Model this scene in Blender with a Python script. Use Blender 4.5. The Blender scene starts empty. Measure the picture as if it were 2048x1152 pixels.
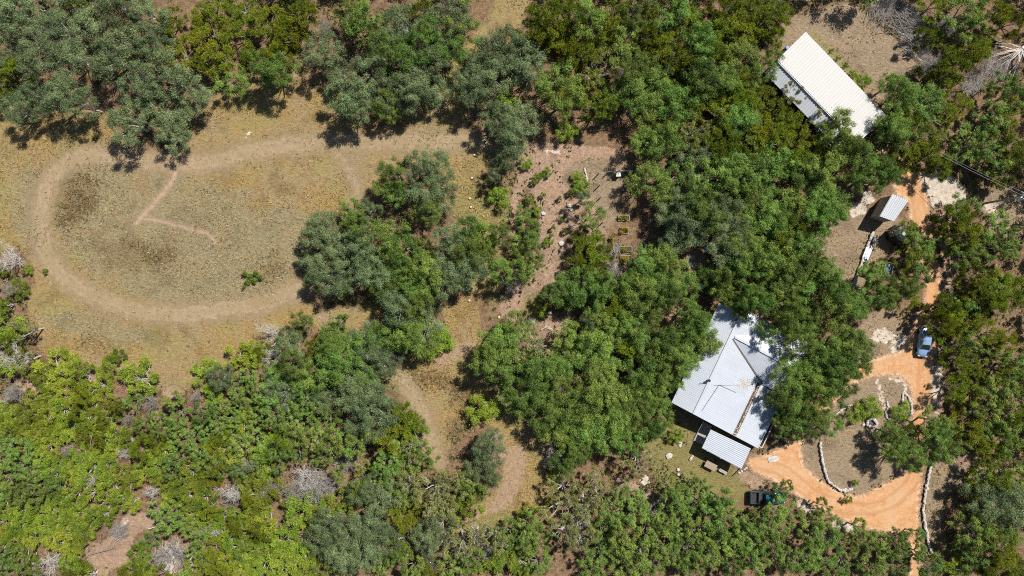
import bpy, bmesh, math, random
import numpy as np
from mathutils import Vector, Matrix
sc = bpy.context.scene
COL = sc.collection
R_ = math.radians

# ------------------------------------------------------------------ camera, sky, sun, exposure
S = 0.0767            # metres on the ground per photo pixel (2048 wide)
H = 105.0             # camera height above the ground
cam_d = bpy.data.cameras.new("camera"); cam = bpy.data.objects.new("camera", cam_d); COL.objects.link(cam)
cam.location = (0, 0, H); cam.rotation_euler = (0, 0, 0)
cam_d.sensor_fit = 'HORIZONTAL'; cam_d.angle = 2 * math.atan(1024 * S / H)
cam_d.clip_start = 0.5; cam_d.clip_end = 3000
sc.camera = cam
SUN_EL, SUN_AZ = 53.0, 45.0      # elevation; direction towards the sun, degrees from +X to +Y
wd = bpy.data.worlds.new("World"); sc.world = wd; wd.use_nodes = True
wn = wd.node_tree.nodes; wl = wd.node_tree.links
bg = wn["Background"]; sky = wn.new("ShaderNodeTexSky"); sky.sky_type = 'NISHITA'; sky.sun_disc = False
sky.sun_elevation = R_(SUN_EL); sky.sun_rotation = R_(90 - SUN_AZ)
sky.air_density = 1.0; sky.dust_density = 0.6; sky.ozone_density = 1.5
wl.new(sky.outputs[0], bg.inputs[0]); bg.inputs[1].default_value = 0.056
sd = bpy.data.lights.new("sun", 'SUN'); sun = bpy.data.objects.new("sun", sd); COL.objects.link(sun)
sd.energy = 5.0; sd.angle = R_(0.5); sd.color = (1.0, 0.95, 0.87)
sv = Vector((math.cos(R_(SUN_EL)) * math.cos(R_(SUN_AZ)), math.cos(R_(SUN_EL)) * math.sin(R_(SUN_AZ)), math.sin(R_(SUN_EL))))
sun.rotation_euler = sv.to_track_quat('Z', 'Y').to_euler(); sun.location = (60, 60, 80)
sc.view_settings.view_transform = 'Standard'; sc.view_settings.look = 'None'
sc.view_settings.exposure = 0.36; sc.view_settings.gamma = 1.0; sc.view_settings.use_curve_mapping = False
sc.render.engine = 'CYCLES'
cy = sc.cycles
cy.max_bounces = 6; cy.diffuse_bounces = 3; cy.glossy_bounces = 2; cy.transmission_bounces = 4; cy.transparent_max_bounces = 6
cy.use_denoising = False; cy.filter_width = 1.05

# ------------------------------------------------------------------ helpers
def P(px, py, h=0.0):
    """World point seen at photo pixel (px, py) if it stands h metres above the ground."""
    k = S * (1 - h / H)
    return Vector(((px - 1024) * k, (576 - py) * k, h))

def tag(o, label=None, cat=None, group=None, kind=None):
    if label: o['label'] = label
    if cat: o['category'] = cat
    if group: o['group'] = group
    if kind: o['kind'] = kind
    return o

def empty(name, loc, rz=0.0):
    o = bpy.data.objects.new(name, None); COL.objects.link(o)
    o.location = loc; o.rotation_euler = (0, 0, rz); o.empty_display_size = 0.3
    return o

def link(name, me, parent=None, loc=None):
    o = bpy.data.objects.new(name, me); COL.objects.link(o)
    if parent is not None: o.parent = parent
    if loc is not None: o.location = loc
    return o

def np_mesh(name, verts, faces, mat=None, attrs=None, smooth=False, point_attrs=None):
    """verts (n,3); faces (m,k) of one size."""
    me = bpy.data.meshes.new(name)
    verts = np.asarray(verts, dtype=np.float32); faces = np.asarray(faces, dtype=np.int32)
    nv, (nf, k) = len(verts), faces.shape
    me.vertices.add(nv); me.vertices.foreach_set("co", verts.ravel())
    me.loops.add(nf * k); me.loops.foreach_set("vertex_index", faces.ravel())
    me.polygons.add(nf); me.polygons.foreach_set("loop_start", np.arange(0, nf * k, k, dtype=np.int32))
    try: me.polygons.foreach_set("loop_total", np.full(nf, k, dtype=np.int32))
    except Exception: pass
    me.update(calc_edges=True)
    for n, a in (attrs or {}).items():
        at = me.attributes.new(n, 'FLOAT', 'FACE'); at.data.foreach_set("value", np.asarray(a, dtype=np.float32))
    for n, a in (point_attrs or {}).items():
        at = me.attributes.new(n, 'FLOAT', 'POINT'); at.data.foreach_set("value", np.asarray(a, dtype=np.float32))
    if smooth: me.polygons.foreach_set("use_smooth", np.ones(nf, dtype=bool))
    if mat: me.materials.append(mat)
    return me

def py_mesh(name, verts, faces, mat=None, smooth=False):
    me = bpy.data.meshes.new(name)
    me.from_pydata([tuple(v) for v in verts], [], faces); me.update()
    if smooth:
        for p in me.polygons: p.use_smooth = True
    if mat: me.materials.append(mat)
    return me

class MB:
    """Collects boxes, tubes, prisms and lathes into one mesh."""
    def __init__(self): self.v = []; self.f = []
    def add(self, vs, fs):
        o = len(self.v); self.v += [tuple(x) for x in vs]; self.f += [[i + o for i in f] for f in fs]; return self
    def box(self, c, s, rz=0.0, tilt=0.0):
        cx, cy_, cz = c; hx, hy, hz = s[0] / 2, s[1] / 2, s[2] / 2
        M = Matrix.Rotation(rz, 3, 'Z') @ Matrix.Rotation(tilt, 3, 'Y')
        vs = [Vector(c) + M @ Vector((x * hx, y * hy, z * hz)) for z in (-1, 1) for y in (-1, 1) for x in (-1, 1)]
        return self.add(vs, [[0, 2, 3, 1], [4, 5, 7, 6], [0, 1, 5, 4], [2, 6, 7, 3], [0, 4, 6, 2], [1, 3, 7, 5]])
    def beam(self, a, b, w, h):
        a = Vector(a); b = Vector(b); d = (b - a); L = d.length; d.normalize()
        up = Vector((0, 0, 1)) if abs(d.z) < .95 else Vector((1, 0, 0))
        s = d.cross(up).normalized() * w / 2; u = s.cross(d).normalized() * h / 2
        vs = [p + x * s + y * u for p in (a, b) for x, y in ((-1, -1), (1, -1), (1, 1), (-1, 1))]
        return self.add(vs, [[3, 2, 1, 0], [4, 5, 6, 7], [0, 1, 5, 4], [1, 2, 6, 5], [2, 3, 7, 6], [3, 0, 4, 7]])
    def tube(self, pts, radii, n=5, cap=True):
        pts = [Vector(p) for p in pts]; vs = []; fs = []
        for i, p in enumerate(pts):
            d = (pts[min(i + 1, len(pts) - 1)] - pts[max(i - 1, 0)])
            d = d.normalized() if d.length > 1e-6 else Vector((0, 0, 1))
            a = d.orthogonal().normalized() if abs(d.z) > .9 else d.cross(Vector((0, 0, 1))).normalized()
            b = d.cross(a)
            for k in range(n):
                t = 2 * math.pi * k / n
                vs.append(p + (a * math.cos(t) + b * math.sin(t)) * radii[i])
        for i in range(len(pts) - 1):
            for k in range(n):
                fs.append([i * n + k, i * n + (k + 1) % n, (i + 1) * n + (k + 1) % n, (i + 1) * n + k])
        if cap:
            fs.append(list(range(n))[::-1]); fs.append([(len(pts) - 1) * n + k for k in range(n)])
        return self.add(vs, fs)
    def lathe(self, prof, n=24, c=(0, 0, 0)):
        vs = []; fs = []
        for r, z in prof:
            for k in range(n):
                t = 2 * math.pi * k / n; vs.append((c[0] + r * math.cos(t), c[1] + r * math.sin(t), c[2] + z))
        for i in range(len(prof) - 1):
            for k in range(n):
                fs.append([i * n + k, i * n + (k + 1) % n, (i + 1) * n + (k + 1) % n, (i + 1) * n + k])
        fs.append(list(range(n))[::-1]); fs.append([(len(prof) - 1) * n + k for k in range(n)])
        return self.add(vs, fs)
    def quad(self, a, b, c, d, t=0.0):
        """A slab with top face a,b,c,d (counter-clockwise from above) and thickness t."""
        a, b, c, d = map(Vector, (a, b, c, d)); n = (b - a).cross(d - a).normalized() * t
        if t == 0: return self.add([a, b, c, d], [[0, 1, 2, 3]])
        vs = [a, b, c, d, a - n, b - n, c - n, d - n]
        return self.add(vs, [[0, 1, 2, 3], [7, 6, 5, 4], [0, 4, 5, 1], [1, 5, 6, 2], [2, 6, 7, 3], [3, 7, 4, 0]])
    def obj(self, name, mat, parent=None, off=None, smooth=False):
        o0 = Vector(off) if off is not None else Vector((0, 0, 0))
        me = py_mesh(name, [Vector(v) - o0 for v in self.v], self.f, mat, smooth)
        return link(name, me, parent)

# ------------------------------------------------------------------ materials
def nmat(name):
    m = bpy.data.materials.new(name); m.use_nodes = True
    nt = m.node_tree; return m, nt.nodes, nt.links, nt.nodes["Principled BSDF"]

def noise(n, l, scale, detail=4, rough=0.55, vec=None, dist=0.0):
    t = n.new("ShaderNodeTexNoise"); t.inputs["Scale"].default_value = scale; t.inputs["Detail"].default_value = detail
    t.inputs["Roughness"].default_value = rough; t.inputs["Distortion"].default_value = dist
    if vec is not None: l.new(vec, t.inputs["Vector"])
    return t.outputs["Fac"]

def ramp(n, l, fac, stops):
    r = n.new("ShaderNodeValToRGB"); e = r.color_ramp.elements
    while len(e) < len(stops): e.new(0.5)
    for i, (p, c) in enumerate(stops):
        e[i].position = p; e[i].color = (*c, 1) if len(c) == 3 else c
    l.new(fac, r.inputs[0]); return r.outputs[0]

def mix(n, l, fac, a, b, mode='MIX'):
    m = n.new("ShaderNodeMix"); m.data_type = 'RGBA'; m.blend_type = mode; m.clamp_factor = True
    for sock, v in ((0, fac), (6, a), (7, b)):
        if isinstance(v, (int, float)): m.inputs[sock].default_value = v
        elif isinstance(v, tuple): m.inputs[sock].default_value = (*v, 1)
        else: l.new(v, m.inputs[sock])
    return m.outputs[2]

def maths(n, l, op, a, b=None, c=None, clamp=False):
    m = n.new("ShaderNodeMath"); m.operation = op; m.use_clamp = clamp
    for i, v in enumerate((a, b, c)):
        if v is None: continue
        if isinstance(v, (int, float)): m.inputs[i].default_value = v
        else: l.new(v, m.inputs[i])
    return m.outputs[0]

def attr(n, name):
    a = n.new("ShaderNodeAttribute"); a.attribute_name = name; return a.outputs["Fac"]

def posn(n):
    return n.new("ShaderNodeNewGeometry").outputs["Position"]

def bump(n, l, bs, h, strength=0.4, dist=0.1):
    b = n.new("ShaderNodeBump"); b.inputs["Strength"].default_value = strength; b.inputs["Distance"].default_value = dist
    l.new(h, b.inputs["Height"]); l.new(b.outputs[0], bs.inputs["Normal"])

def simple(name, c, rough=0.6, metal=0.0, var=0.25, scale=3.0, spec=0.4, fine=25.0):
    """One-colour material with mottling and grain."""
    m, n, l, b = nmat(name)
    ps = n.new("ShaderNodeTexCoord").outputs["Object"]
    f = noise(n, l, scale, 5, .6, ps); g = noise(n, l, fine, 3, .6, ps)
    k = maths(n, l, 'ADD', maths(n, l, 'MULTIPLY', f, .7), maths(n, l, 'MULTIPLY', g, .3))
    lo = tuple(x * (1 - var) for x in c); hi = tuple(min(1, x * (1 + var)) for x in c)
    l.new(ramp(n, l, k, [(.3, lo), (.7, hi)]), b.inputs["Base Color"])
    b.inputs["Roughness"].default_value = rough; b.inputs["Metallic"].default_value = metal
    b.inputs["Specular IOR Level"].default_value = spec
    return m

def foliage(name, dark, light, hue=0.02, val=0.25, trans=0.22, rough=0.5, spec=0.3):
    m, n, l, b = nmat(name)
    col = mix(n, l, attr(n, "tint"), dark, light)
    at = n.new("ShaderNodeAttribute"); at.attribute_type = 'OBJECT'; at.attribute_name = "tone"; rnd = at.outputs["Fac"]
    hs = n.new("ShaderNodeHueSaturation"); l.new(col, hs.inputs["Color"])
    mr = n.new("ShaderNodeMapRange"); l.new(rnd, mr.inputs[0]); mr.inputs[3].default_value = 1 - val; mr.inputs[4].default_value = 1 + val
    l.new(mr.outputs[0], hs.inputs["Value"])
    wh = n.new("ShaderNodeAttribute"); wh.attribute_type = 'OBJECT'; wh.attribute_name = "leaf_hue"
    mr2 = n.new("ShaderNodeMapRange"); l.new(wh.outputs["Fac"], mr2.inputs[0]); mr2.inputs[3].default_value = .5 - hue * 1.25; mr2.inputs[4].default_value = .5 + hue * .45
    l.new(mr2.outputs[0], hs.inputs["Hue"])
    l.new(hs.outputs[0], b.inputs["Base Color"]); b.inputs["Roughness"].default_value = rough; b.inputs["Specular IOR Level"].default_value = spec
    tr = n.new("ShaderNodeBsdfTranslucent"); l.new(hs.outputs[0], tr.inputs[0])
    ms = n.new("ShaderNodeMixShader"); ms.inputs[0].default_value = trans
    l.new(b.outputs[0], ms.inputs[1]); l.new(tr.outputs[0], ms.inputs[2])
    l.new(ms.outputs[0], n["Material Output"].inputs[0])
    return m
# ------------------------------------------------------------------ ground masks (all in world metres)
def spline(pts, closed=True, sub=6):
    p = np.array(pts, float); n = len(p); out = []
    rng_ = range(n) if closed else range(n - 1)
    for i in rng_:
        if closed: a, b, c, d = p[(i - 1) % n], p[i], p[(i + 1) % n], p[(i + 2) % n]
        else: a, b, c, d = p[max(i - 1, 0)], p[i], p[i + 1], p[min(i + 2, n - 1)]
        for k in range(sub):
            t = k / sub
            out.append(0.5 * ((2 * b) + (c - a) * t + (2 * a - 5 * b + 4 * c - d) * t * t + (3 * b - a - 3 * c + d) * t ** 3))
    if not closed: out.append(p[-1])
    return np.array(out)

def W(pts):
    p = np.array(pts, float); return np.stack([(p[:, 0] - 1024) * S, (576 - p[:, 1]) * S], 1)

def seg_dist(X, Y, poly, closed):
    d2 = np.full(X.shape, 1e12); n = len(poly); along = np.zeros(X.shape); side = np.zeros(X.shape); acc = 0.0
    for i in range(n if closed else n - 1):
        ax, ay = poly[i]; bx, by = poly[(i + 1) % n]; dx, dy = bx - ax, by - ay; L2 = dx * dx + dy * dy + 1e-12
        t = np.clip(((X - ax) * dx + (Y - ay) * dy) / L2, 0, 1)
        q = (X - ax - t * dx) ** 2 + (Y - ay - t * dy) ** 2
        m = q < d2; d2[m] = q[m]; L = math.sqrt(L2)
        along[m] = acc + t[m] * L; side[m] = np.sign((X[m] - ax) * dy - (Y[m] - ay) * dx); acc += L
    return np.sqrt(d2), along, side

def sdf_poly(X, Y, pts, smooth=True):
    """Metres inside (positive) or outside (negative) a closed outline given in photo pixels."""
    poly = W(spline(pts, True, 5) if smooth else pts)
    d, _, _ = seg_dist(X, Y, poly, True)
    ins = np.zeros(X.shape, bool); n = len(poly); j = n - 1
    for i in range(n):
        xi, yi = poly[i]; xj, yj = poly[j]
        c = ((yi > Y) != (yj > Y)) & (X < (xj - xi) * (Y - yi) / (yj - yi + 1e-12) + xi)
        ins ^= c; j = i
    return np.where(ins, d, -d)

def sdf_line(X, Y, pts, half_px, smooth=True):
    poly = W(spline(pts, False, 6) if smooth else pts)
    d, al, sd_ = seg_dist(X, Y, poly, False)
    return half_px * S - d, al, d * sd_

def ell(X, Y, x, y, rx, ry, rot=0):
    c, s = math.cos(R_(rot)), math.sin(R_(rot)); ux = (X / S + 1024) - x; uy = (576 - Y / S) - y
    a = (ux * c + uy * s) / rx; b = (-ux * s + uy * c) / ry
    return (1 - np.sqrt(a * a + b * b)) * min(rx, ry) * S

def sm(d, w=1.0):
    t = np.clip(d / (2 * w) + .5, 0, 1); return t * t * (3 - 2 * t)

MEADOW = [(-60, 226), (60, 220), (205, 222), (262, 290), (350, 300), (398, 255), (415, 185), (480, 165), (610, 132), (650, 195), (690, 240), (770, 230), (860, 190), (895, 140), (925, 100), (955, 60), (985, 20), (1000, -40), (1060, -40), (1050, 40), (1010, 90), (960, 150), (935, 200), (930, 260), (990, 290), (1005, 320), (960, 345), (930, 400), (900, 420), (840, 350), (780, 340), (740, 390), (680, 420), (620, 440), (590, 500), (600, 590), (650, 620), (740, 605), (770, 640), (720, 665), (650, 665), (600, 640), (560, 690), (520, 720), (430, 745), (380, 775), (300, 775), (240, 740), (190, 755), (100, 725), (65, 660), (55, 600), (70, 560), (40, 500), (-60, 490)]
PASSAGE = [(900, 390), (945, 370), (985, 430), (990, 560), (960, 600), (965, 680), (955, 760), (1000, 800), (1065, 870), (1095, 940), (1090, 1020), (1000, 1042), (910, 1068), (895, 1050), (970, 1000), (1000, 960), (1005, 880), (960, 840), (905, 840), (900, 900), (870, 940), (840, 900), (830, 820), (790, 775), (765, 745), (810, 712), (870, 730), (905, 690), (885, 620), (930, 585), (940, 500)]
LAWN = [(1290, 870), (1350, 830), (1395, 870), (1420, 910), (1480, 945), (1495, 985), (1440, 995), (1350, 985), (1300, 945)]
BARNYARD = [(1555, 60), (1600, 30), (1700, 5), (1745, 40), (1800, 85), (1845, 150), (1805, 195), (1740, 195), (1660, 130), (1580, 110)]
YARD = [(1630, 470), (1700, 430), (1780, 430), (1800, 460), (1740, 560), (1710, 600), (1680, 560), (1640, 520)]
YARD2 = [(1690, 690), (1740, 630), (1790, 615), (1805, 680), (1770, 725), (1720, 730)]
ISLAND = [(1685, 795), (1705, 772), (1740, 756), (1775, 752), (1805, 757), (1820, 780), (1824, 830), (1822, 880), (1815, 935), (1785, 958), (1750, 975), (1725, 988), (1690, 986), (1655, 968), (1625, 945), (1608, 925), (1604, 890), (1612, 860), (1640, 830)]
DRIVE = [(1500, 915), (1540, 905), (1575, 880), (1590, 850), (1610, 815), (1650, 775), (1700, 740), (1760, 712), (1800, 700), (1830, 640), (1850, 600), (1885, 600), (1875, 660), (1866, 740), (1862, 800), (1852, 880), (1844, 960), (1838, 1030), (1842, 1090), (1840, 1200), (1815, 1200), (1820, 1095), (1800, 1070), (1750, 1062), (1700, 1045), (1650, 1025), (1600, 995), (1550, 965), (1510, 945), (1496, 930)]
TRACK = [(990, 285), (900, 283), (800, 283), (700, 285), (600, 289), (500, 303), (430, 323), (360, 329), (290, 322), (220, 312), (165, 314), (118, 340), (92, 380), (82, 430), (88, 490), (108, 535), (145, 568), (190, 592), (240, 612), (300, 626), (380, 628), (450, 616), (520, 608), (580, 588), (630, 560)]

def ground_masks(X, Y):
    A = {}
    mead = np.maximum(sdf_poly(X, Y, MEADOW), sdf_poly(X, Y, PASSAGE))
    A['m_grass'] = sm(mead, 1.2)
    lawn = np.maximum.reduce([sdf_poly(X, Y, LAWN), ell(X, Y, 945, 450, 35, 90), ell(X, Y, 985, 520, 22, 90), ell(X, Y, 800, 760, 40, 30), ell(X, Y, 830, 790, 12, 60, 0), ell(X, Y, 985, 1045, 70, 14, -8), ell(X, Y, 920, 150, 30, 50, 30), ell(X, Y, 850, 275, 60, 12), ell(X, Y, 985, 820, 25, 20), ell(X, Y, 470, 215, 16, 11), ell(X, Y, 1060, 640, 18, 50), sdf_line(X, Y, [(1628, 70), (1725, 168)], 6, False)[0], ell(X, Y, 1000, 430, 22, 40)])
    A['m_green'] = sm(lawn, 1.4)
    yard = np.maximum.reduce([sdf_poly(X, Y, BARNYARD), sdf_poly(X, Y, YARD), sdf_poly(X, Y, YARD2), sdf_poly(X, Y, ISLAND), ell(X, Y, 2010, 430, 50, 60), ell(X, Y, 1190, 355, 60, 40), ell(X, Y, 1215, 400, 25, 60), ell(X, Y, 1900, 940, 26, 50), ell(X, Y, 1870, 1000, 18, 90)])
    A['m_yard'] = sm(yard, 1.0)
    weed = np.maximum.reduce([sdf_poly(X, Y, [(105, 380), (150, 335), (240, 325), (340, 345), (420, 365), (470, 395), (520, 420), (610, 420), (605, 520), (560, 575), (500, 592), (400, 606), (300, 602), (200, 560), (130, 490)]), ell(X, Y, 60, 420, 35, 90), ell(X, Y, 200, 660, 110, 25, 10), ell(X, Y, 860, 295, 50, 10), ell(X, Y, 485, 385, 22, 14)])
    A['m_weed'] = sm(weed, 1.6)
    dark = np.maximum.reduce([ell(X, Y, 150, 395, 42, 62, 15), ell(X, Y, 235, 510, 60, 26, 25), ell(X, Y, 285, 505, 50, 28, 20), ell(X, Y, 545, 535, 26, 18, -50), ell(X, Y, 185, 685, 26, 14), ell(X, Y, 930, 790, 26, 50), ell(X, Y, 910, 860, 20, 30), ell(X, Y, 860, 760, 40, 20)])
    A['m_dark'] = sm(dark, 1.6)
    bare = np.maximum.reduce([sdf_line(X, Y, [(1052, 290), (1042, 320), (1046, 350), (1036, 385), (1028, 420), (1020, 465)], 9)[0], sdf_poly(X, Y, [(1020, 285), (1150, 292), (1240, 300), (1255, 335), (1215, 345), (1205, 420), (1215, 520), (1150, 520), (1120, 560), (1060, 590), (1040, 640), (1010, 640), (1000, 600), (1060, 520), (1080, 440), (1050, 360)]),
        sdf_poly(X, Y, [(172, 1095), (210, 1078), (238, 1052), (262, 1022), (300, 1030), (318, 1050), (282, 1062), (262, 1090), (255, 1125), (225, 1138), (205, 1160), (178, 1140)]), ell(X, Y, 1110, 650, 55, 22, -15), ell(X, Y, 1395, 520, 20, 20), ell(X, Y, 1365, 610, 12, 20), ell(X, Y, 1345, 650, 20, 20), ell(X, Y, 650, 637, 18, 14), ell(X, Y, 880, 930, 14, 10), sdf_poly(X, Y, [(1000, 905), (1050, 895), (1045, 960), (1010, 1015), (950, 1038), (915, 1048), (985, 1000), (1008, 950)]), ell(X, Y, 1280, 985, 60, 12, 30), ell(X, Y, 60, 780, 26, 24), sdf_line(X, Y, [(1885, 415), (1892, 470), (1905, 540), (1892, 600), (1884, 645)], 17)[0], sdf_line(X, Y, [(1878, 690), (1880, 760), (1874, 830), (1880, 900)], 10)[0], ell(X, Y, 1930, 930, 40, 30), ell(X, Y, 1500, 960, 40, 14, 30), ell(X, Y, 185, 760, 8, 16), ell(X, Y, 345, 785, 20, 12), ell(X, Y, 905, 710, 40, 12, -30), ell(X, Y, 1130, 720, 40, 16)])
    A['m_bare'] = sm(bare, .9)
    lime = np.maximum.reduce([sdf_poly(X, Y, [(1808, 338), (1840, 345), (1900, 350), (1935, 385), (1915, 405), (1870, 412), (1852, 385)]), ell(X, Y, 1715, 420, 16, 13), ell(X, Y, 1735, 395, 12, 14, 30), ell(X, Y, 1797, 690, 14, 26, 20), ell(X, Y, 1765, 672, 22, 14), ell(X, Y, 1873, 770, 9, 50), ell(X, Y, 1612, 1015, 18, 9, 35), ell(X, Y, 1690, 1052, 26, 8, 20), ell(X, Y, 1800, 760, 20, 5, 10), ell(X, Y, 1812, 775, 4, 20), ell(X, Y, 1100, 303, 12, 3, 5), ell(X, Y, 1290, 960, 10, 8), ell(X, Y, 1325, 1000, 12, 8), ell(X, Y, 1762, 795, 4, 24, -15), ell(X, Y, 1985, 415, 16, 8), ell(X, Y, 240, 1065, 5, 20, 30), ell(X, Y, 500, 268, 10, 4, -20), ell(X, Y, 420, 632, 12, 3)])
    A['m_lime'] = sm(lime, .5)
    return A

def axis(lo, hi, step, far):
    c = list(np.arange(lo, hi + 1e-6, step)); g = step; x = lo
    left = []; 
    while x > -far: g *= 1.5; x -= g; left.append(x)
    x = hi; g = step; right = []
    while x < far: g *= 1.5; x += g; right.append(x)
    return np.array(left[::-1] + c + right)

def grid_mesh(name, xs, ys, z, mat, attrs_fn, keep=None):
    X, Y = np.meshgrid(xs, ys); A = attrs_fn(X, Y); nx = len(xs)
    idx = np.arange(X.size).reshape(X.shape)
    F = np.stack([idx[:-1, :-1], idx[:-1, 1:], idx[1:, 1:], idx[1:, :-1]], -1).reshape(-1, 4)
    V = np.stack([X.ravel(), Y.ravel(), np.full(X.size, z)], 1)
    if keep is not None:
        k = keep(A).ravel(); F = F[k[F].any(1)]
        used = np.unique(F); re = np.zeros(X.size, int); re[used] = np.arange(len(used)); F = re[F]; V = V[used]
        A = {n: a.ravel()[used] for n, a in A.items()}
    return link(name, np_mesh(name, V, F, mat, point_attrs={n: a.ravel() for n, a in A.items()}))

# ground material
def ground_material():
    m, n, l, b = nmat("ground_soil_and_grass")
    ps = posn(n)
    n1 = noise(n, l, .35, 5, .6, ps); n2 = noise(n, l, 1.6, 6, .65, ps); n3 = noise(n, l, 5.5, 4, .7, ps); n4 = noise(n, l, .09, 3, .5, ps)
    mp = n.new("ShaderNodeMapping"); mp.inputs["Rotation"].default_value = (0, 0, R_(25)); mp.inputs["Scale"].default_value = (2.0, 3.6, 1)
    l.new(ps, mp.inputs["Vector"]); n5 = noise(n, l, 1.0, 6, .7, mp.outputs[0], .6)
    litter = ramp(n, l, maths(n, l, 'ADD', maths(n, l, 'MULTIPLY', n2, .5), maths(n, l, 'MULTIPLY', n3, .5)), [(.34, (.075, .045, .026)), (.47, (.175, .11, .065)), (.58, (.285, .19, .12)), (.70, (.42, .31, .22))])
    litter = mix(n, l, maths(n, l, 'MULTIPLY', ramp(n, l, n1, [(.5, (0, 0, 0)), (.66, (1, 1, 1))]), .35), litter, (.14, .14, .06))
    tex = maths(n, l, 'ADD', maths(n, l, 'MULTIPLY', n5, .55), maths(n, l, 'MULTIPLY', n3, .45))
    gold = ramp(n, l, tex, [(.34, (.13, .08, .028)), (.47, (.265, .18, .065)), (.58, (.36, .26, .11)), (.70, (.48, .37, .19))])
    tan = ramp(n, l, tex, [(.34, (.15, .105, .055)), (.5, (.28, .21, .115)), (.66, (.42, .33, .21))])
    grass = mix(n, l, ramp(n, l, maths(n, l, 'ADD', maths(n, l, 'MULTIPLY', n1, .5), maths(n, l, 'MULTIPLY', n4, .5)), [(.40, (0, 0, 0)), (.60, (1, 1, 1))]), gold, tan)
    olive = ramp(n, l, tex, [(.34, (.12, .11, .035)), (.5, (.26, .225, .085)), (.68, (.38, .33, .16))])
    n6 = noise(n, l, .16, 5, .6, ps, .5)
    rust = ramp(n, l, tex, [(.34, (.12, .065, .03)), (.5, (.25, .155, .075)), (.68, (.40, .28, .16))])
    grass = mix(n, l, maths(n, l, 'MULTIPLY', ramp(n, l, n6, [(.48, (0, 0, 0)), (.62, (1, 1, 1))]), .6), grass, olive)
    weed = ramp(n, l, tex, [(.34, (.10, .080, .042)), (.47, (.215, .18, .10)), (.57, (.30, .265, .17)), (.70, (.42, .38, .26))])
    green = ramp(n, l, tex, [(.34, (.085, .09, .022)), (.48, (.19, .18, .06)), (.62, (.33, .28, .13)), (.74, (.44, .36, .22))])
    yard = ramp(n, l, tex, [(.34, (.11, .078, .048)), (.46, (.235, .175, .115)), (.57, (.325, .25, .17)), (.70, (.50, .42, .31))])
    dark = ramp(n, l, tex, [(.36, (.06, .04, .018)), (.5, (.15, .105, .05)), (.66, (.28, .21, .10))])
    bare = ramp(n, l, maths(n, l, 'ADD', maths(n, l, 'MULTIPLY', n2, .45), maths(n, l, 'MULTIPLY', n3, .55)), [(.34, (.17, .105, .07)), (.48, (.32, .215, .15)), (.60, (.43, .31, .225)), (.72, (.55, .44, .35))])
    lime = ramp(n, l, n2, [(.3, (.42, .35, .27)), (.5, (.62, .54, .45)), (.7, (.76, .70, .62))])
    def msk(name, amp=.5):
        f = maths(n, l, 'ADD', attr(n, name), maths(n, l, 'MULTIPLY', maths(n, l, 'SUBTRACT', maths(n, l, 'ADD', maths(n, l, 'MULTIPLY', n2, .6), maths(n, l, 'MULTIPLY', n1, .4)), .5), amp * 2))
        return maths(n, l, 'MULTIPLY', ramp(n, l, f, [(.35, (0, 0, 0)), (.65, (1, 1, 1))]), maths(n, l, 'MULTIPLY', attr(n, name), 4.0, clamp=True))
    c = mix(n, l, msk('m_bare', .9), litter, bare)
    c = mix(n, l, msk('m_yard', .7), c, yard)
    c = mix(n, l, msk('m_grass', .6), c, grass)
    c = mix(n, l, maths(n, l, 'MULTIPLY', msk('m_weed', 1.4), .75), c, weed)
    c = mix(n, l, maths(n, l, 'MULTIPLY', msk('m_green', 1.7), .75), c, green)
    c = mix(n, l, maths(n, l, 'MULTIPLY', msk('m_dark', 2.2), .55), c, dark)
    n7 = noise(n, l, .22, 6, .65, ps, .8)
    c = mix(n, l, maths(n, l, 'MULTIPLY', attr(n, 'm_grass'), ramp(n, l, noise(n, l, .28, 6, .7, ps, 1.2), [(.52, (0, 0, 0)), (.68, (.65, .65, .65))])), c, rust)
    c = mix(n, l, .8, c, mix(n, l, 1.0, c, ramp(n, l, n7, [(.32, (.62, .60, .58)), (.5, (1, 1, 1)), (.68, (1.0, .95, .86))]), 'MULTIPLY'))
    c = mix(n, l, maths(n, l, 'MULTIPLY', msk('m_bare', .9), maths(n, l, 'MULTIPLY', attr(n, 'm_grass'), .75)), c, bare)
    c = mix(n, l, maths(n, l, 'MULTIPLY', msk('m_lime', 2.2), .75), c, lime)
    l.new(c, b.inputs["Base Color"]); b.inputs["Roughness"].default_value = .95; b.inputs["Specular IOR Level"].default_value = .1
    bump(n, l, b, tex, .9, .25)
    return m

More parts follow.
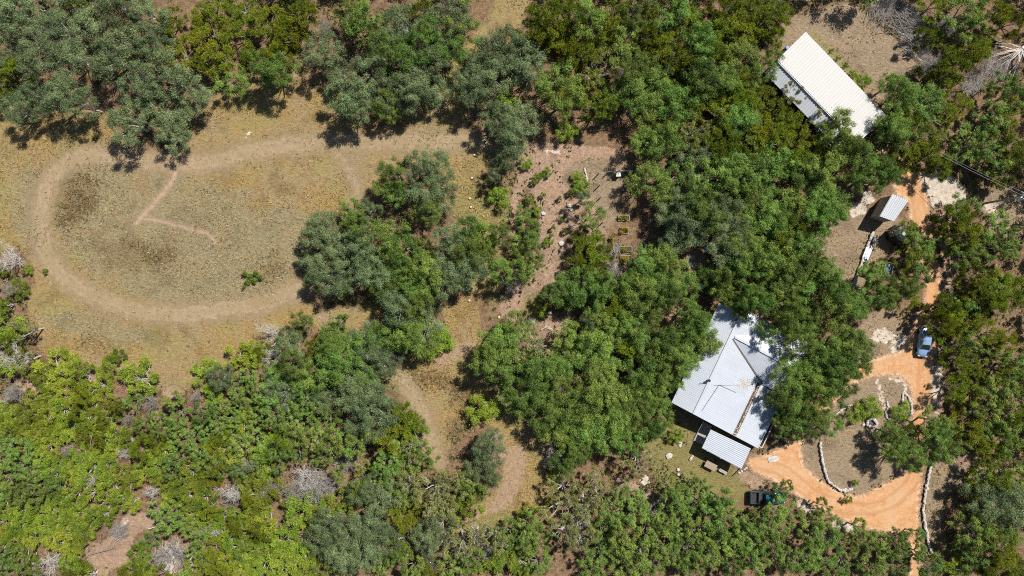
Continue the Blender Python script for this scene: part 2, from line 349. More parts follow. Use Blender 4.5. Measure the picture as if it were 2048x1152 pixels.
def sheet_material(name, stops, soft=.5, streak=None, green=None, amp=1.0, bare_fac=1.0, rut=None, rutw=.75, rutf=.5):
    m, n, l, b = nmat(name)
    ps = posn(n); n2 = noise(n, l, 1.5, 6, .65, ps); n3 = noise(n, l, 6, 4, .75, ps); n1 = noise(n, l, .3, 4, .6, ps)
    tex = maths(n, l, 'ADD', maths(n, l, 'MULTIPLY', n2, .45), maths(n, l, 'MULTIPLY', n3, .55))
    if streak:
        cb = n.new("ShaderNodeCombineXYZ"); l.new(maths(n, l, 'MULTIPLY', attr(n, 'side'), streak), cb.inputs[0]); l.new(maths(n, l, 'MULTIPLY', attr(n, 'along'), .12), cb.inputs[1])
        ns = noise(n, l, 1.0, 4, .6, cb.outputs[0])
        tex = maths(n, l, 'ADD', maths(n, l, 'MULTIPLY', tex, .78), maths(n, l, 'MULTIPLY', ns, .22))
    c = ramp(n, l, tex, stops)
    if green: c = mix(n, l, maths(n, l, 'MULTIPLY', ramp(n, l, n1, [(.45, (0, 0, 0)), (.65, (1, 1, 1))]), .6), c, green)
    if rut and 'gravel' in name:
        eb = maths(n, l, 'MULTIPLY', maths(n, l, 'LESS_THAN', attr(n, 'edge'), .55), .55); c = mix(n, l, maths(n, l, 'MULTIPLY', eb, ramp(n, l, n2, [(.40, (0, 0, 0)), (.62, (1, 1, 1))])), c, (.60, .48, .37))
    if rut:
        q = maths(n, l, 'ABSOLUTE', maths(n, l, 'SUBTRACT', maths(n, l, 'ABSOLUTE', maths(n, l, 'ADD', attr(n, 'side'), maths(n, l, 'MULTIPLY', maths(n, l, 'SUBTRACT', n1, .5), 1.2))), rutw))
        r_ = n.new("ShaderNodeMapRange"); l.new(q, r_.inputs[0]); r_.inputs[1].default_value = .38; r_.inputs[2].default_value = .08; r_.inputs[3].default_value = 0; r_.inputs[4].default_value = rutf
        c = mix(n, l, maths(n, l, 'MULTIPLY', r_.outputs[0], ramp(n, l, n2, [(.35, (.2, .2, .2)), (.6, (1, 1, 1))])), c, rut)
    l.new(c, b.inputs["Base Color"]); b.inputs["Roughness"].default_value = .95; b.inputs["Specular IOR Level"].default_value = .1
    bump(n, l, b, tex, .7, .12)
    f = maths(n, l, 'ADD', attr(n, 'edge'), maths(n, l, 'MULTIPLY', maths(n, l, 'SUBTRACT', maths(n, l, 'ADD', maths(n, l, 'MULTIPLY', n2, .5), maths(n, l, 'MULTIPLY', n3, .5)), .5), 3.2 * amp))
    mr = n.new("ShaderNodeMapRange"); l.new(f, mr.inputs[0]); mr.inputs[1].default_value = -soft; mr.inputs[2].default_value = soft
    mr.inputs[4].default_value = bare_fac
    tr = n.new("ShaderNodeBsdfTransparent"); ms = n.new("ShaderNodeMixShader")
    l.new(mr.outputs[0], ms.inputs[0]); l.new(tr.outputs[0], ms.inputs[1]); l.new(b.outputs[0], ms.inputs[2])
    l.new(ms.outputs[0], n["Material Output"].inputs[0])
    return m

gx = axis(-86, 86, .42, 1500); gy = axis(-52, 52, .42, 1500)
tag(grid_mesh("ground", gx, gy, 0.0, ground_material(), ground_masks), kind='structure')

def sheet(name, z, mat, fn, box, step=.3, margin=.7):
    (x0, y0), (x1, y1) = box
    xs = np.arange((x0 - 1024) * S, (x1 - 1024) * S, step); ys = np.arange((576 - y1) * S, (576 - y0) * S, step)
    return tag(grid_mesh(name, xs, ys, z, mat, fn, lambda A: A['edge'] > -margin), kind='structure')

def fn_drive(X, Y):
    d = np.minimum(sdf_poly(X, Y, DRIVE), -sdf_poly(X, Y, ISLAND))
    d2, al, sd_ = sdf_line(X, Y, [(1795, 325), (1822, 355), (1838, 395), (1845, 440), (1852, 490), (1862, 545), (1866, 590), (1858, 640), (1855, 700)], 17)
    d3 = np.maximum(sdf_poly(X, Y, [(1790, 345), (1815, 350), (1842, 380), (1858, 420), (1862, 450), (1840, 460), (1820, 440), (1815, 405), (1790, 385)]), ell(X, Y, 1752, 310, 30, 14, -30))
    d = np.maximum.reduce([d, d2, d3]); d4, al, sd_ = sdf_line(X, Y, [(1500, 925), (1560, 940), (1620, 985), (1690, 1015), (1770, 1010), (1825, 960), (1838, 880), (1845, 800), (1850, 700), (1862, 600), (1850, 480), (1830, 380)], 5)
    return {'edge': d, 'along': al, 'side': sd_}
gravel = sheet_material("orange_gravel", [(.30, (.26, .12, .05)), (.45, (.46, .24, .112)), (.55, (.56, .32, .165)), (.70, (.70, .47, .29))], .35, streak=.8, amp=.8, green=(.54, .36, .22), rut=(.36, .18, .08), rutw=.85, rutf=.55)
sheet("gravel_driveway", .008, gravel, fn_drive, ((1480, 290), (1900, 1210)))
def fn_track(X, Y):
    a, al, sd_ = sdf_line(X, Y, TRACK, 21)
    b_, _, _ = sdf_line(X, Y, [(650, 292), (690, 325), (712, 365), (715, 400)], 11)
    c_, al2, sd2 = sdf_line(X, Y, [(775, 735), (815, 775), (845, 830), (862, 880), (872, 915)], 17)
    m = c_ > a
    return {'edge': np.maximum.reduce([a, b_, c_]), 'along': np.where(m, al2, al), 'side': np.where(m, sd2, sd_)}
track_m = sheet_material("mown_track", [(.30, (.24, .165, .09)), (.45, (.37, .27, .165)), (.56, (.46, .35, .23)), (.72, (.57, .46, .33))], 1.2, streak=7.0, green=(.34, .26, .14), amp=1.9, bare_fac=.72, rut=(.48, .365, .245), rutw=.8, rutf=.5)
sheet("mown_track", .004, track_m, fn_track, ((50, 250), (1010, 940)))
def fn_path(X, Y):
    a = sdf_line(X, Y, [(352, 343), (340, 368), (310, 405), (272, 446)], 6)
    b_ = sdf_line(X, Y, [(282, 436), (330, 445), (382, 459), (415, 467), (430, 484)], 4.2)
    return {'edge': np.maximum(a[0], b_[0]), 'along': a[1], 'side': a[2]}
path_m = sheet_material("bare_path", [(.30, (.28, .19, .115)), (.5, (.44, .32, .215)), (.7, (.56, .43, .31))], .4, amp=.45, bare_fac=.85)
sheet("footpath", .012, path_m, fn_path, ((255, 325), (450, 500)), .2)
# ------------------------------------------------------------------ buildings
def metal(name, c, rough, metal_, var=.06, spec=.5, rust=0.0):
    m, n, l, b = nmat(name)
    ps = posn(n); f = noise(n, l, .5, 5, .6, ps); g = noise(n, l, 6, 4, .7, ps)
    k = maths(n, l, 'ADD', maths(n, l, 'MULTIPLY', f, .6), maths(n, l, 'MULTIPLY', g, .4))
    col = ramp(n, l, k, [(.35, tuple(x * (1 - var) for x in c)), (.65, tuple(min(1, x * (1 + var)) for x in c))])
    if rust:
        col = mix(n, l, maths(n, l, 'MULTIPLY', ramp(n, l, noise(n, l, .8, 6, .7, ps, 1.0), [(.56, (0, 0, 0)), (.72, (1, 1, 1))]), rust), col, (.33, .27, .2))
    l.new(col, b.inputs["Base Color"]); b.inputs["Roughness"].default_value = rough; b.inputs["Metallic"].default_value = metal_
    b.inputs["Specular IOR Level"].default_value = spec
    return m
M_white = metal("white_roof_metal", (.50, .49, .475), .6, 0.0, .03, spec=.25, rust=.12)
M_lean = metal("grey_roof_metal", (.50, .52, .54), .45, .25, .08, rust=.2)
M_galv = metal("galvanised_metal", (.47, .505, .565), .5, .1, .06, spec=.3, rust=.15)
M_shed = metal("shed_roof_metal", (.50, .52, .55), .4, .35, .05)
M_trim = metal("trim_metal", (.46, .48, .51), .45, .2, .05)
M_wall = simple("cream_wall_boards", (.48, .43, .35), .8, var=.15, scale=1.5)
M_wallm = simple("tan_metal_wall", (.45, .42, .37), .6, var=.12, scale=1.0)
M_wood = simple("weathered_planks", (.33, .25, .19), .85, var=.3, scale=6)
M_greywood = simple("grey_planks", (.36, .33, .31), .85, var=.3, scale=6)
M_dark = simple("dark_paint", (.035, .037, .04), .6, var=.3)
M_glass = simple("dark_window_glass", (.02, .028, .035), .08, var=.2, spec=.8)
M_stone = simple("pale_limestone", (.47, .435, .40), .9, var=.42, scale=2.2, fine=14)
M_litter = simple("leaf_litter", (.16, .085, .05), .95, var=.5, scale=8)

def roof_slope(parent, lo_a, lo_b, hi_a, hi_b, n, ribs, mat, name="roof_panel", rib_h=.035, rib_w=.07, th=.025, gap=.006):
    """A slope from the eave lo_a-lo_b up to hi_a-hi_b, laid in n ribbed sheets (each its own part)."""
    base = Vector(parent.location)
    lo_a, lo_b, hi_a, hi_b = map(Vector, (lo_a, lo_b, hi_a, hi_b))
    up = (lo_b - lo_a).cross(hi_a - lo_a).normalized()
    if up.z < 0: up = -up
    L = (lo_b - lo_a).length
    for i in range(n):
        t0, t1 = i / n + gap / 2 / L, (i + 1) / n - gap / 2 / L
        prof = [(t0, 0)]
        for r in range(ribs):
            c = t0 + (t1 - t0) * (r + .5) / ribs; w = rib_w / L
            prof += [(c - w, 0), (c - w * .5, rib_h), (c + w * .5, rib_h), (c + w, 0)]
        prof.append((t1, 0))
        vs = []; fs = []
        for t, h in prof: vs += [lo_a.lerp(lo_b, t) + up * h - base, hi_a.lerp(hi_b, t) + up * h - base]
        m = len(prof)
        for j in range(m - 1): fs.append([2 * j, 2 * j + 2, 2 * j + 3, 2 * j + 1])
        o = len(vs)
        for t in (t0, t1): vs += [lo_a.lerp(lo_b, t) - up * th - base, hi_a.lerp(hi_b, t) - up * th - base]
        fs += [[o, o + 1, o + 3, o + 2], [0, 1, o + 1, o], [2 * m - 2, o + 2, o + 3, 2 * m - 1], [0, o, o + 2, 2 * m - 2], [1, 2 * m - 1, o + 3, o + 1]]
        me = py_mesh(name, vs, fs, mat)
        bm = bmesh.new(); bm.from_mesh(me); bmesh.ops.recalc_face_normals(bm, faces=bm.faces); bm.to_mesh(me); bm.free()
        link(name, me, parent)

def wall(parent, a, b, h0a, h0b, mat, name="wall", t=.15):
    """Upright wall from ground points a to b, h0a and h0b high at its ends."""
    base = Vector(parent.location); a = Vector((a[0], a[1], 0)); b = Vector((b[0], b[1], 0))
    d = (b - a).normalized(); s = Vector((-d.y, d.x, 0)) * t / 2
    vs = [a - s, b - s, b + s, a + s, a - s + Vector((0, 0, h0a)), b - s + Vector((0, 0, h0b)), b + s + Vector((0, 0, h0b)), a + s + Vector((0, 0, h0a))]
    return link(name, py_mesh(name, [v - base for v in vs], [[3, 2, 1, 0], [4, 5, 6, 7], [0, 1, 5, 4], [1, 2, 6, 5], [2, 3, 7, 6], [3, 0, 4, 7]], mat), parent)

def opening(parent, a, b, t, w, z0, z1, side, name="window"):
    """A framed window or door on the wall a-b at fraction t, facing `side` (+1 or -1 of its normal)."""
    base = Vector(parent.location); a = Vector((a[0], a[1], 0)); b = Vector((b[0], b[1], 0)); d = (b - a).normalized(); nrm = Vector((-d.y, d.x, 0)) * side
    c = a.lerp(b, t) + nrm * .09; z = (z0 + z1) / 2
    fr = MB(); 
    for off in (-w / 2, w / 2): fr.beam(c + d * off + Vector((0, 0, z0)), c + d * off + Vector((0, 0, z1)), .07, .07)
    for zz in (z0, z1): fr.beam(c - d * (w / 2 - .04) + Vector((0, 0, zz)), c + d * (w / 2 - .04) + Vector((0, 0, zz)), .06, .06)
    f = fr.obj(name, M_trim, parent, base)
    pn = MB(); p0 = c - d * (w / 2 - .04) - nrm * .01; p1 = c + d * (w / 2 - .04) - nrm * .01
    pn.beam(p0 + Vector((0, 0, z)), p1 + Vector((0, 0, z)), .02, z1 - z0 - .07)
    pn.obj("pane" if name == "window" else "leaf_panel", M_glass if name == "window" else M_wood, f, base)
    return f

# ---- the long white barn with its lean-to
def lerp(a, b, t): return Vector(a).lerp(Vector(b), t)
bA, bB = P(1612.5, 65, 3.3), P(1773, 231, 3.3)            # low (outer) eave
bC, bD = P(1555, 121, 4.0), P(1715.5, 287, 4.0)           # high edge above the lean-to
ctr = (bA + bB + bC + bD) / 4; ctr.z = 0
barn = tag(empty("barn", ctr), "long white ribbed metal barn with a grey lean-to along one side", "barn")
roof_slope(barn, bA, bB, bC, bD, 19, 2, M_white, rib_h=.055, rib_w=.11)
lA, lB = P(1529, 146, 3.0), P(1690, 312, 3.0)
lC, lD = P(1555.5, 124, 3.72), P(1716, 289.5, 3.72)
roof_slope(barn, lA, lB, lC, lD, 19, 2, M_lean, name="lean_to_panel", rib_h=.07, rib_w=.11)
g = lambda p: Vector((p.x, p.y, 0))
inset = lambda p, q, k=.35: g(p) + (g(q) - g(p)).normalized() * k
w0, w1, w2, w3 = [g(ctr).lerp(g(p), .95) for p in (bA, bB, bD, bC)]
wall(barn, w0, w1, 3.2, 3.2, M_wallm); wall(barn, w3, w0, 3.85, 3.15, M_wallm); wall(barn, w1, w2, 3.15, 3.85, M_wallm); wall(barn, w2, w3, 3.86, 3.86, M_wallm)
for t in (.03, .25, .5, .75, .97):
    q = lA.lerp(lB, t); q2 = q.lerp(lC.lerp(lD, t), .06)
    MB().beam((q2.x, q2.y, 0), (q2.x, q2.y, 2.95), .12, .12).obj("post", M_greywood, barn, ctr)
MB().beam(bA + Vector((-.03, .03, .06)), bC + Vector((-.03, .03, .06)), .16, .10).obj("roof_trim", M_white, barn, ctr)
MB().beam(bC + Vector((-.09, -.05, -.12)), bD + Vector((-.09, -.05, -.12)), .05, .2).obj("fascia", M_trim, barn, ctr)
opening(barn, w1, w2, .5, 3.0, .05, 2.7, -1, "door"); opening(barn, w0, w1, .3, 1.0, 1.1, 2.0, 1); opening(barn, w0, w1, .7, 1.0, 1.1, 2.0, 1)

# ---- the house: local px axes a (up the long side) and b (across)
def hp(a, b, h): return P(1343 + .430 * a + .883 * b, 805 - .903 * a + .469 * b, h)
hc = hp(100, 95, 0); hc.z = 0
house = tag(empty("house", hc), "metal-roofed house with a cross gable, half covered by oak branches", "house")
RZ, EW, EE = 4.1, 3.0, 3.0
roof_slope(house, hp(0, 0, EW), hp(221, 0, EW), hp(0, 50, RZ), hp(221, 50, RZ), 19, 3, M_galv, rib_h=.014, rib_w=.05)
roof_slope(house, hp(0, 138, EE), hp(221, 138, EE), hp(0, 50.6, RZ), hp(221, 50.6, RZ), 19, 3, M_galv, rib_h=.014, rib_w=.05)
roof_slope(house, hp(0, 196, 2.3), hp(116, 196, 2.3), hp(0, 139, 2.78), hp(116, 139, 2.78), 10, 3, M_galv, name="annex_roof_panel", rib_h=.014, rib_w=.05)
roof_slope(house, hp(117, 60, 2.85), hp(117, 200, 2.85), hp(175, 60, 4.06), hp(175, 200, 4.06), 12, 3, M_galv, name="gable_roof_panel", rib_h=.014, rib_w=.05)
roof_slope(house, hp(234, 60, 2.85), hp(234, 200, 2.85), hp(175.6, 60, 4.06), hp(175.6, 200, 4.06), 12, 3, M_galv, name="gable_roof_panel", rib_h=.014, rib_w=.05)
up = Vector((0, 0, .05))
MB().beam(hp(0, 50, RZ) + up, hp(221, 50, RZ) + up, .36, .05).obj("ridge_cap", M_trim, house, hc)
MB().beam(hp(175.3, 58, 4.1) + up, hp(175.3, 200, 4.1) + up, .34, .05).obj("ridge_cap", M_trim, house, hc)
MB().beam(hp(170, 56, 4.05), hp(118, 149, 2.98), .22, .05).obj("valley_flashing", simple("dark_flashing", (.11, .10, .095), .6), house, hc)
MB().beam(hp(0, 137.2, 2.99), hp(114, 137.2, 2.99), .14, .10).obj("gutter", M_trim, house, hc)
MB().beam(hp(0, 195.8, 2.3), hp(115, 195.8, 2.3), .12, .10).obj("gutter", M_trim, house, hc)
MB().beam(hp(1, 49, 3.0) , hp(1, 49, 3.9), .1, .1).obj("gable_vent", M_dark, house, hc)
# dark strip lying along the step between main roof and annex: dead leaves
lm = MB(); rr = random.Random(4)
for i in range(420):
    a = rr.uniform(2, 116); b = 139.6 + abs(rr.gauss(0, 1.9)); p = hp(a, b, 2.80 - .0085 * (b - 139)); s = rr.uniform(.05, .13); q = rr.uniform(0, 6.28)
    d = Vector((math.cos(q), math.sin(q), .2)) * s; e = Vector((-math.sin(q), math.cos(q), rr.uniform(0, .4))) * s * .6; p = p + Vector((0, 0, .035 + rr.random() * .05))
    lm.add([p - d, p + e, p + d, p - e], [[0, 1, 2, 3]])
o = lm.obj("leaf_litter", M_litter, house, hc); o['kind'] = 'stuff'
lm = MB()
for i in range(90):
    a = rr.gauss(100, 7); b = rr.gauss(118, 7); p = hp(a, b, 4.1 - (b - 50) * .0125 + .05); s = rr.uniform(.06, .14); q = rr.uniform(0, 6.28)
    d = Vector((math.cos(q), math.sin(q), .1)) * s; e = Vector((-math.sin(q), math.cos(q), rr.uniform(0, .3))) * s * .6
    lm.add([p - d, p + e, p + d, p - e], [[0, 1, 2, 3]])
o = lm.obj("leaf_litter", simple("dry_leaves", (.50, .41, .30), .9, var=.3), house, hc); o['kind'] = 'stuff'
# flue, plumbing vents and an aerial cable on the roof
fp = hp(74, 46, 3.95)
fl = MB().tube([fp, fp + Vector((0, 0, .75))], [.13, .13], 12).obj("flue_pipe", M_trim, house, hc)
MB().lathe([(.02, .18), (.22, .06), (.22, .0)], 12, tuple(fp + Vector((0, 0, .78)))).obj("flue_cap", M_dark, fl, hc)
for a_, b_ in ((64, 40), (62, 36)):
    v = hp(a_, b_, 3.85); MB().tube([v, v + Vector((0, 0, .35))], [.05, .05], 8).obj("vent_pipe", M_dark, house, hc)
cb = MB(); c0 = hp(76, 71, 3.95); cb.tube([hp(14, 62, 4.02), c0], [.022, .022], 4); cb.tube([c0, hp(78, 108, 3.42)], [.022, .022], 4); cb.tube([hp(70, 62, 4.02), hp(96, 110, 3.42)], [.012, .012], 4)
cb.obj("roof_cable", M_dark, house, hc)
# walls
k = 6
c1, c2, c3, c4 = hp(k, k, 0), hp(221 - k, k, 0), hp(221 - k, 132, 0), hp(k, 132, 0)
wall(house, c1, c2, 2.95, 2.95, M_wall); wall(house, c2, c3, 2.9, 2.9, M_wall); wall(house, c4, c1, 2.95, 2.95, M_wall); wall(house, c3, c4, 2.9, 2.9, M_wall)
e1, e2, e3, e4 = hp(k, 133, 0), hp(k, 190, 0), hp(110, 190, 0), hp(110, 133, 0)
wall(house, e1, e2, 2.7, 2.25, M_wall); wall(house, e2, e3, 2.25, 2.25, M_wall)
f1, f2, f3 = hp(124, 194, 0), hp(226, 194, 0), hp(226, 60, 0)
wall(house, hp(124, 134, 0), f1, 2.75, 2.75, M_wall); wall(house, f1, f2, 2.75, 2.75, M_wall); wall(house, f2, f3, 2.75, 2.75, M_wall)
for t in (.2, .45, .7): opening(house, c1, c2, t, 1.1, .9, 2.1, 1)
opening(house, c4, c1, .2, 1.0, .05, 2.1, 1, "door"); opening(house, c4, c1, .62, 1.2, .9, 2.1, 1)
opening(house, f1, f2, .5, 1.4, .9, 2.1, -1); opening(house, e2, e3, .4, 1.0, .05, 2.1, -1, "door")
# ---- porch on posts with its own ribbed roof
pc = hp(-30, 138, 0); pc.z = 0
porch = tag(empty("porch", pc), "open porch with grey ribbed metal roof beside the house's lower edge", "porch")
q = [hp(-52, 94, 2.5), hp(-52, 183.5, 2.5), hp(-11, 94, 2.75), hp(-7, 183, 2.75)]
roof_slope(porch, q[0], q[2], q[1], q[3], 4, 3, M_galv, rib_h=.05, rib_w=.08)
for a_, b_ in ((-50, 96), (-50, 125), (-50, 153), (-50, 181), (-13, 96), (-10, 181)):
    v = hp(a_, b_, 0); MB().beam((v.x, v.y, 0), (v.x, v.y, 2.47), .11, .11).obj("post", M_greywood, porch, pc)
MB().beam(hp(-50, 95, 2.43), hp(-50, 182, 2.43), .06, .12).obj("beam", M_greywood, porch, pc)
# ---- plank deck beside the porch
dc = hp(-30, 85, 0); dc.z = 0
deck = tag(empty("deck", dc), "dark weathered plank deck in the porch's shade by the house", "deck")
for i in range(12):
    b_ = 74 + i * 1.72; MB().beam(hp(-46, b_, .32), hp(-4, b_, .32), .12, .035).obj("plank", M_greywood, deck, dc)
for a_ in (-44, -25, -6): MB().beam(hp(a_, 74, .2), hp(a_, 93, .2), .08, .16).obj("joist", M_wood, deck, dc)
r0, r1 = hp(-2, 74, 2.9), hp(-62, 72, .9)
tag(MB().tube([r0, r0.lerp(r1, .5) - Vector((0, 0, .12)), r1], [.025, .025, .025], 5).obj("clothesline", simple("pale_rope", (.55, .54, .52), .8)), "pale line stretched from the house eave to the stones in the lawn", "line")
# ---- small shed
def shed_pt(x, y, h): return P(x, y, h)
sA, sB, sC, sD = P(1784.5, 388, 3.2), P(1817, 400.5, 2.9), P(1759, 432.5, 3.2), P(1788, 443, 2.9)
sc_ = (sA + sB + sC + sD) / 4; sc_.z = 0
shed = tag(empty("shed", sc_), "small shed with bright ribbed metal roof on the gravel bend", "shed")
# ribs run along the long side: panels laid across the short side
roof_slope(shed, sC, sD, sA, sB, 4, 2, M_shed, rib_h=.07, rib_w=.11)
gA, gB, gC, gD = [g(sc_).lerp(g(p), .88) for p in (sA, sB, sC, sD)]
wall(shed, gA, gC, 3.05, 3.05, M_greywood); wall(shed, gC, gD, 3.0, 2.75, M_greywood); wall(shed, gD, gB, 2.75, 2.75, M_greywood); wall(shed, gB, gA, 2.75, 3.0, M_greywood)
lo = [P(1751.5, 431, 1.7), P(1777, 395, 1.7), P(1767.5, 434, 2.1), P(1788, 396, 2.1)]
roof_slope(shed, lo[0], lo[1], lo[2], lo[3], 3, 2, simple("dull_brown_roofing", (.30, .25, .22), .8, var=.25), name="side_roof_panel", rib_h=.02)
for a_ in (lo[0], lo[1]):
    v = a_.lerp(sc_, .04); MB().beam((v.x, v.y, 0), (v.x, v.y, 1.66), .09, .09).obj("post", M_greywood, shed, sc_)
opening(shed, gD, gB, .5, 1.0, .05, 2.0, -1, "door")
# ---- black water tank
tc = P(1788, 470, 0)
tank = tag(empty("water_tank", tc), "round black plastic water tank beside the small shed", "tank")
M_tank = simple("black_plastic", (.012, .016, .017), .35, var=.3, spec=.5)
prof = [(1.28, 0)]
for i in range(7): z = .12 + i * .3; prof += [(1.28, z), (1.32, z + .06), (1.32, z + .14), (1.28, z + .2)]
MB().lathe(prof + [(1.28, 2.25)], 32).obj("body", M_tank, tank)
MB().lathe([(1.29, 2.25), (1.15, 2.42), (.7, 2.58), (.3, 2.62)], 32).obj("dome", M_tank, tank)
MB().lathe([(.32, 2.62), (.34, 2.72), (.3, 2.76)], 20).obj("lid", simple("grey_lid", (.30, .34, .38), .4), tank)
MB().tube([(1.2, .3, .15), (1.6, .4, .15), (1.9, .45, .05)], [.05, .05, .05], 6).obj("outlet_pipe", M_dark, tank)
# ---- power pole, transformer and wires
pb = P(1968, 407, 0)
pole = tag(empty("power_pole", pb), "tall wooden power pole leaning out of frame, grey transformer near its top", "power pole")
MB().tube([(0, 0, -.3), (0, 0, 5), (0, 0, 9.3)], [.17, .14, .11], 10).obj("pole", M_greywood, pole)
tr_ = MB().lathe([(.05, 0), (.26, .02), (.26, .8), (.2, .86), (.05, .9)], 14, (-.28, -.28, 7.4)).obj("transformer", simple("pale_grey_paint", (.55, .58, .62), .35, spec=.6), pole)
MB().tube([(-.28, -.28, 8.28), (-.28, -.28, 8.55)], [.05, .03], 8).obj("insulator", M_trim, tr_)
MB().beam((-.06, -.06, 7.9), (-.24, -.24, 7.9), .06, .1).obj("bracket", M_dark, pole)
MB().beam((-.9, .6, 8.9), (.9, -.6, 8.9), .09, .11).obj("crossarm", M_wood, pole)
wa = pb + Vector((0, 0, 8.3)); wb = P(1868, 303, 4.9)
def wire(a, b, sag, r=.02):
    pts = [a.lerp(b, t / 14) - Vector((0, 0, 4 * sag * (t / 14) * (1 - t / 14))) for t in range(15)]
    return MB().tube(pts, [r] * 15, 5)
M_wire = simple("wire_grey", (.34, .34, .34), .5)
w1_ = tag(wire(wa, wb, .25, .02).obj("power_line", M_wire), "thicker overhead wire sagging from the power pole towards the barn", "power line", "overhead wires")
w2_ = tag(wire(wa + Vector((.1, .3, .35)), wb + Vector((.3, .25, .1)), .5, .014).obj("power_line", M_wire), "thinner overhead wire just above the other at the power pole", "power line", "overhead wires")
# ------------------------------------------------------------------ vehicles
def paint(name, c, rough=.25, metal_=.2):
    m, n, l, b = nmat(name)
    ps = n.new("ShaderNodeTexCoord").outputs["Object"]; f = noise(n, l, 9, 4, .7, ps)
    l.new(ramp(n, l, f, [(.35, tuple(x * .85 for x in c)), (.65, c)]), b.inputs["Base Color"])
    b.inputs["Roughness"].default_value = rough; b.inputs["Metallic"].default_value = metal_; b.inputs["Coat Weight"].default_value = .6; b.inputs["Coat Roughness"].default_value = .08
    return m
M_tyre = simple("tyre_rubber", (.02, .02, .021), .85)
M_rim = metal("rim_alloy", (.5, .5, .52), .35, .7)
M_lamp = simple("headlamp_lens", (.6, .62, .65), .1, spec=.8); M_tail = simple("tail_lamp", (.35, .02, .02), .2)
M_plast = simple("black_trim", (.03, .03, .03), .6)

def loft(stations, mat, name, parent):
    """stations: x, half width, z bottom, z belt, z crown."""
    vs = []; fs = []
    for x, w, zb, zs, zt in stations:
        half = [(w * .86, zb), (w * .98, zb + .12), (w, zb + .3), (w * .985, zs - .12), (w * .92, zs), (w * .55, zt)]
        vs += [(x, -y, z) for y, z in half] + [(x, 0, zt + .01)] + [(x, y, z) for y, z in reversed(half)]
    m = 13
    for i in range(len(stations) - 1):
        for k in range(m): fs.append([i * m + k, i * m + (k + 1) % m, (i + 1) * m + (k + 1) % m, (i + 1) * m + k])
    fs.append(list(range(m))); fs.append([(len(stations) - 1) * m + k for k in range(m)][::-1])
    me = py_mesh(name, vs, fs, mat, True)
    bm = bmesh.new(); bm.from_mesh(me); bmesh.ops.recalc_face_normals(bm, faces=bm.faces); bm.to_mesh(me); bm.free()
    return link(name, me, parent)

def wheels(parent, xs, y, r, w=.22):
    for x in xs:
        for s in (-1, 1):
            wv = empty("wheel", (x, s * y, r)); wv.parent = parent
            def ring(prof, nm, mt):
                mb = MB().lathe(prof, 20); mb.v = [(a, c * s, b) for a, b, c in mb.v]; return mb.obj(nm, mt, wv)
            ring([(r * .6, -w / 2), (r * .95, -w / 2), (r, -w * .3), (r, w * .3), (r * .95, w / 2), (r * .6, w / 2)], "tyre", M_tyre)
            ring([(r * .05, w * .2), (r * .3, w * .3), (r * .6, w * .46), (r * .6, -w * .3)], "rim", M_rim)

def glasshouse(parent, mat, x0, x1, x2, x3, zb0, zb3, zt, wb, wt):
    """Cabin: rear base x0, roof x1..x2, windscreen base x3."""
    A = [(x0, wb * .93, zb0), (x1, wt, zt - .04), (x2, wt, zt - .04), (x3, wb * .93, zb3)]
    vs = [(x, -y, z) for x, y, z in A] + [(x, y, z) for x, y, z in A]
    fs = [[0, 1, 5, 4], [1, 2, 6, 5], [2, 3, 7, 6], [0, 3, 2, 1], [4, 5, 6, 7], [0, 4, 7, 3]]
    cab = link("cabin", py_mesh("cabin", vs, fs, mat), parent)
    roof = MB(); n = 6; 
    top = []
    for i in range(n + 1):
        t = i / n; x = x1 + (x2 - x1) * t; zz = zt + .05 * math.sin(math.pi * t)
        top.append([(x, -wt * 1.0, zt - .035), (x, -wt * .8, zz), (x, 0, zz + .03), (x, wt * .8, zz), (x, wt, zt - .035)])
    vs = [p for r_ in top for p in r_]
    fs = [[i * 5 + k, i * 5 + 5 + k, i * 5 + 6 + k, i * 5 + 1 + k] for i in range(n) for k in range(4)]
    link("roof", py_mesh("roof", vs, fs, mat, True), parent)
    def pane(nm, q, m=.86, out=.012):
        q = [Vector(p) for p in q]; c = sum(q, Vector()) / 4; nr = (q[1] - q[0]).cross(q[3] - q[0]).normalized()
        if nr.dot(c - Vector((c.x * .6, 0, zb0))) < 0: nr = -nr
        return link(nm, py_mesh(nm, [c + (p - c) * m + nr * out for p in q], [[0, 1, 2, 3]], M_glass), parent)
    pane("rear_window", [(x0, -wb * .93, zb0), (x1, -wt, zt - .04), (x1, wt, zt - .04), (x0, wb * .93, zb0)], .9)
    pane("windscreen", [(x3, -wb * .93, zb3), (x2, -wt, zt - .04), (x2, wt, zt - .04), (x3, wb * .93, zb3)], .92)
    for s in (-1, 1):
        xm = (x1 + x2) / 2
        lo = lambda x: (x, s * wb * .93, zb0 + (zb3 - zb0) * (x - x0) / (x3 - x0))
        pane("side_window", [lo(x0 + (x1 - x0) * .75), (x1, s * wt, zt - .04), (xm - .03, s * wt, zt - .04), lo(xm - .03)], .84)
        pane("side_window", [lo(xm + .03), (xm + .03, s * wt, zt - .04), (x2, s * wt, zt - .04), lo(x3 - (x3 - x2) * .35)], .84)

def car_bits(root, mat, L, w, zl, zt_, mirror_x, mz):
    for s in (-1, 1):
        MB().box((L / 2 - .12, s * w * .62, zl), (.22, .34, .13)).obj("headlight", M_lamp, root)
        MB().box((-L / 2 + .06, s * w * .72, zt_), (.12, .26, .16)).obj("tail_light", M_tail, root)
        MB().box((mirror_x, s * (w + .09), mz), (.14, .2, .13)).obj("mirror", mat, root)
    MB().box((L / 2 + .0, 0, .42), (.1, w * 1.5, .16)).obj("bumper", M_plast, root)
    MB().box((-L / 2 - .0, 0, .45), (.1, w * 1.5, .16)).obj("bumper", M_plast, root)

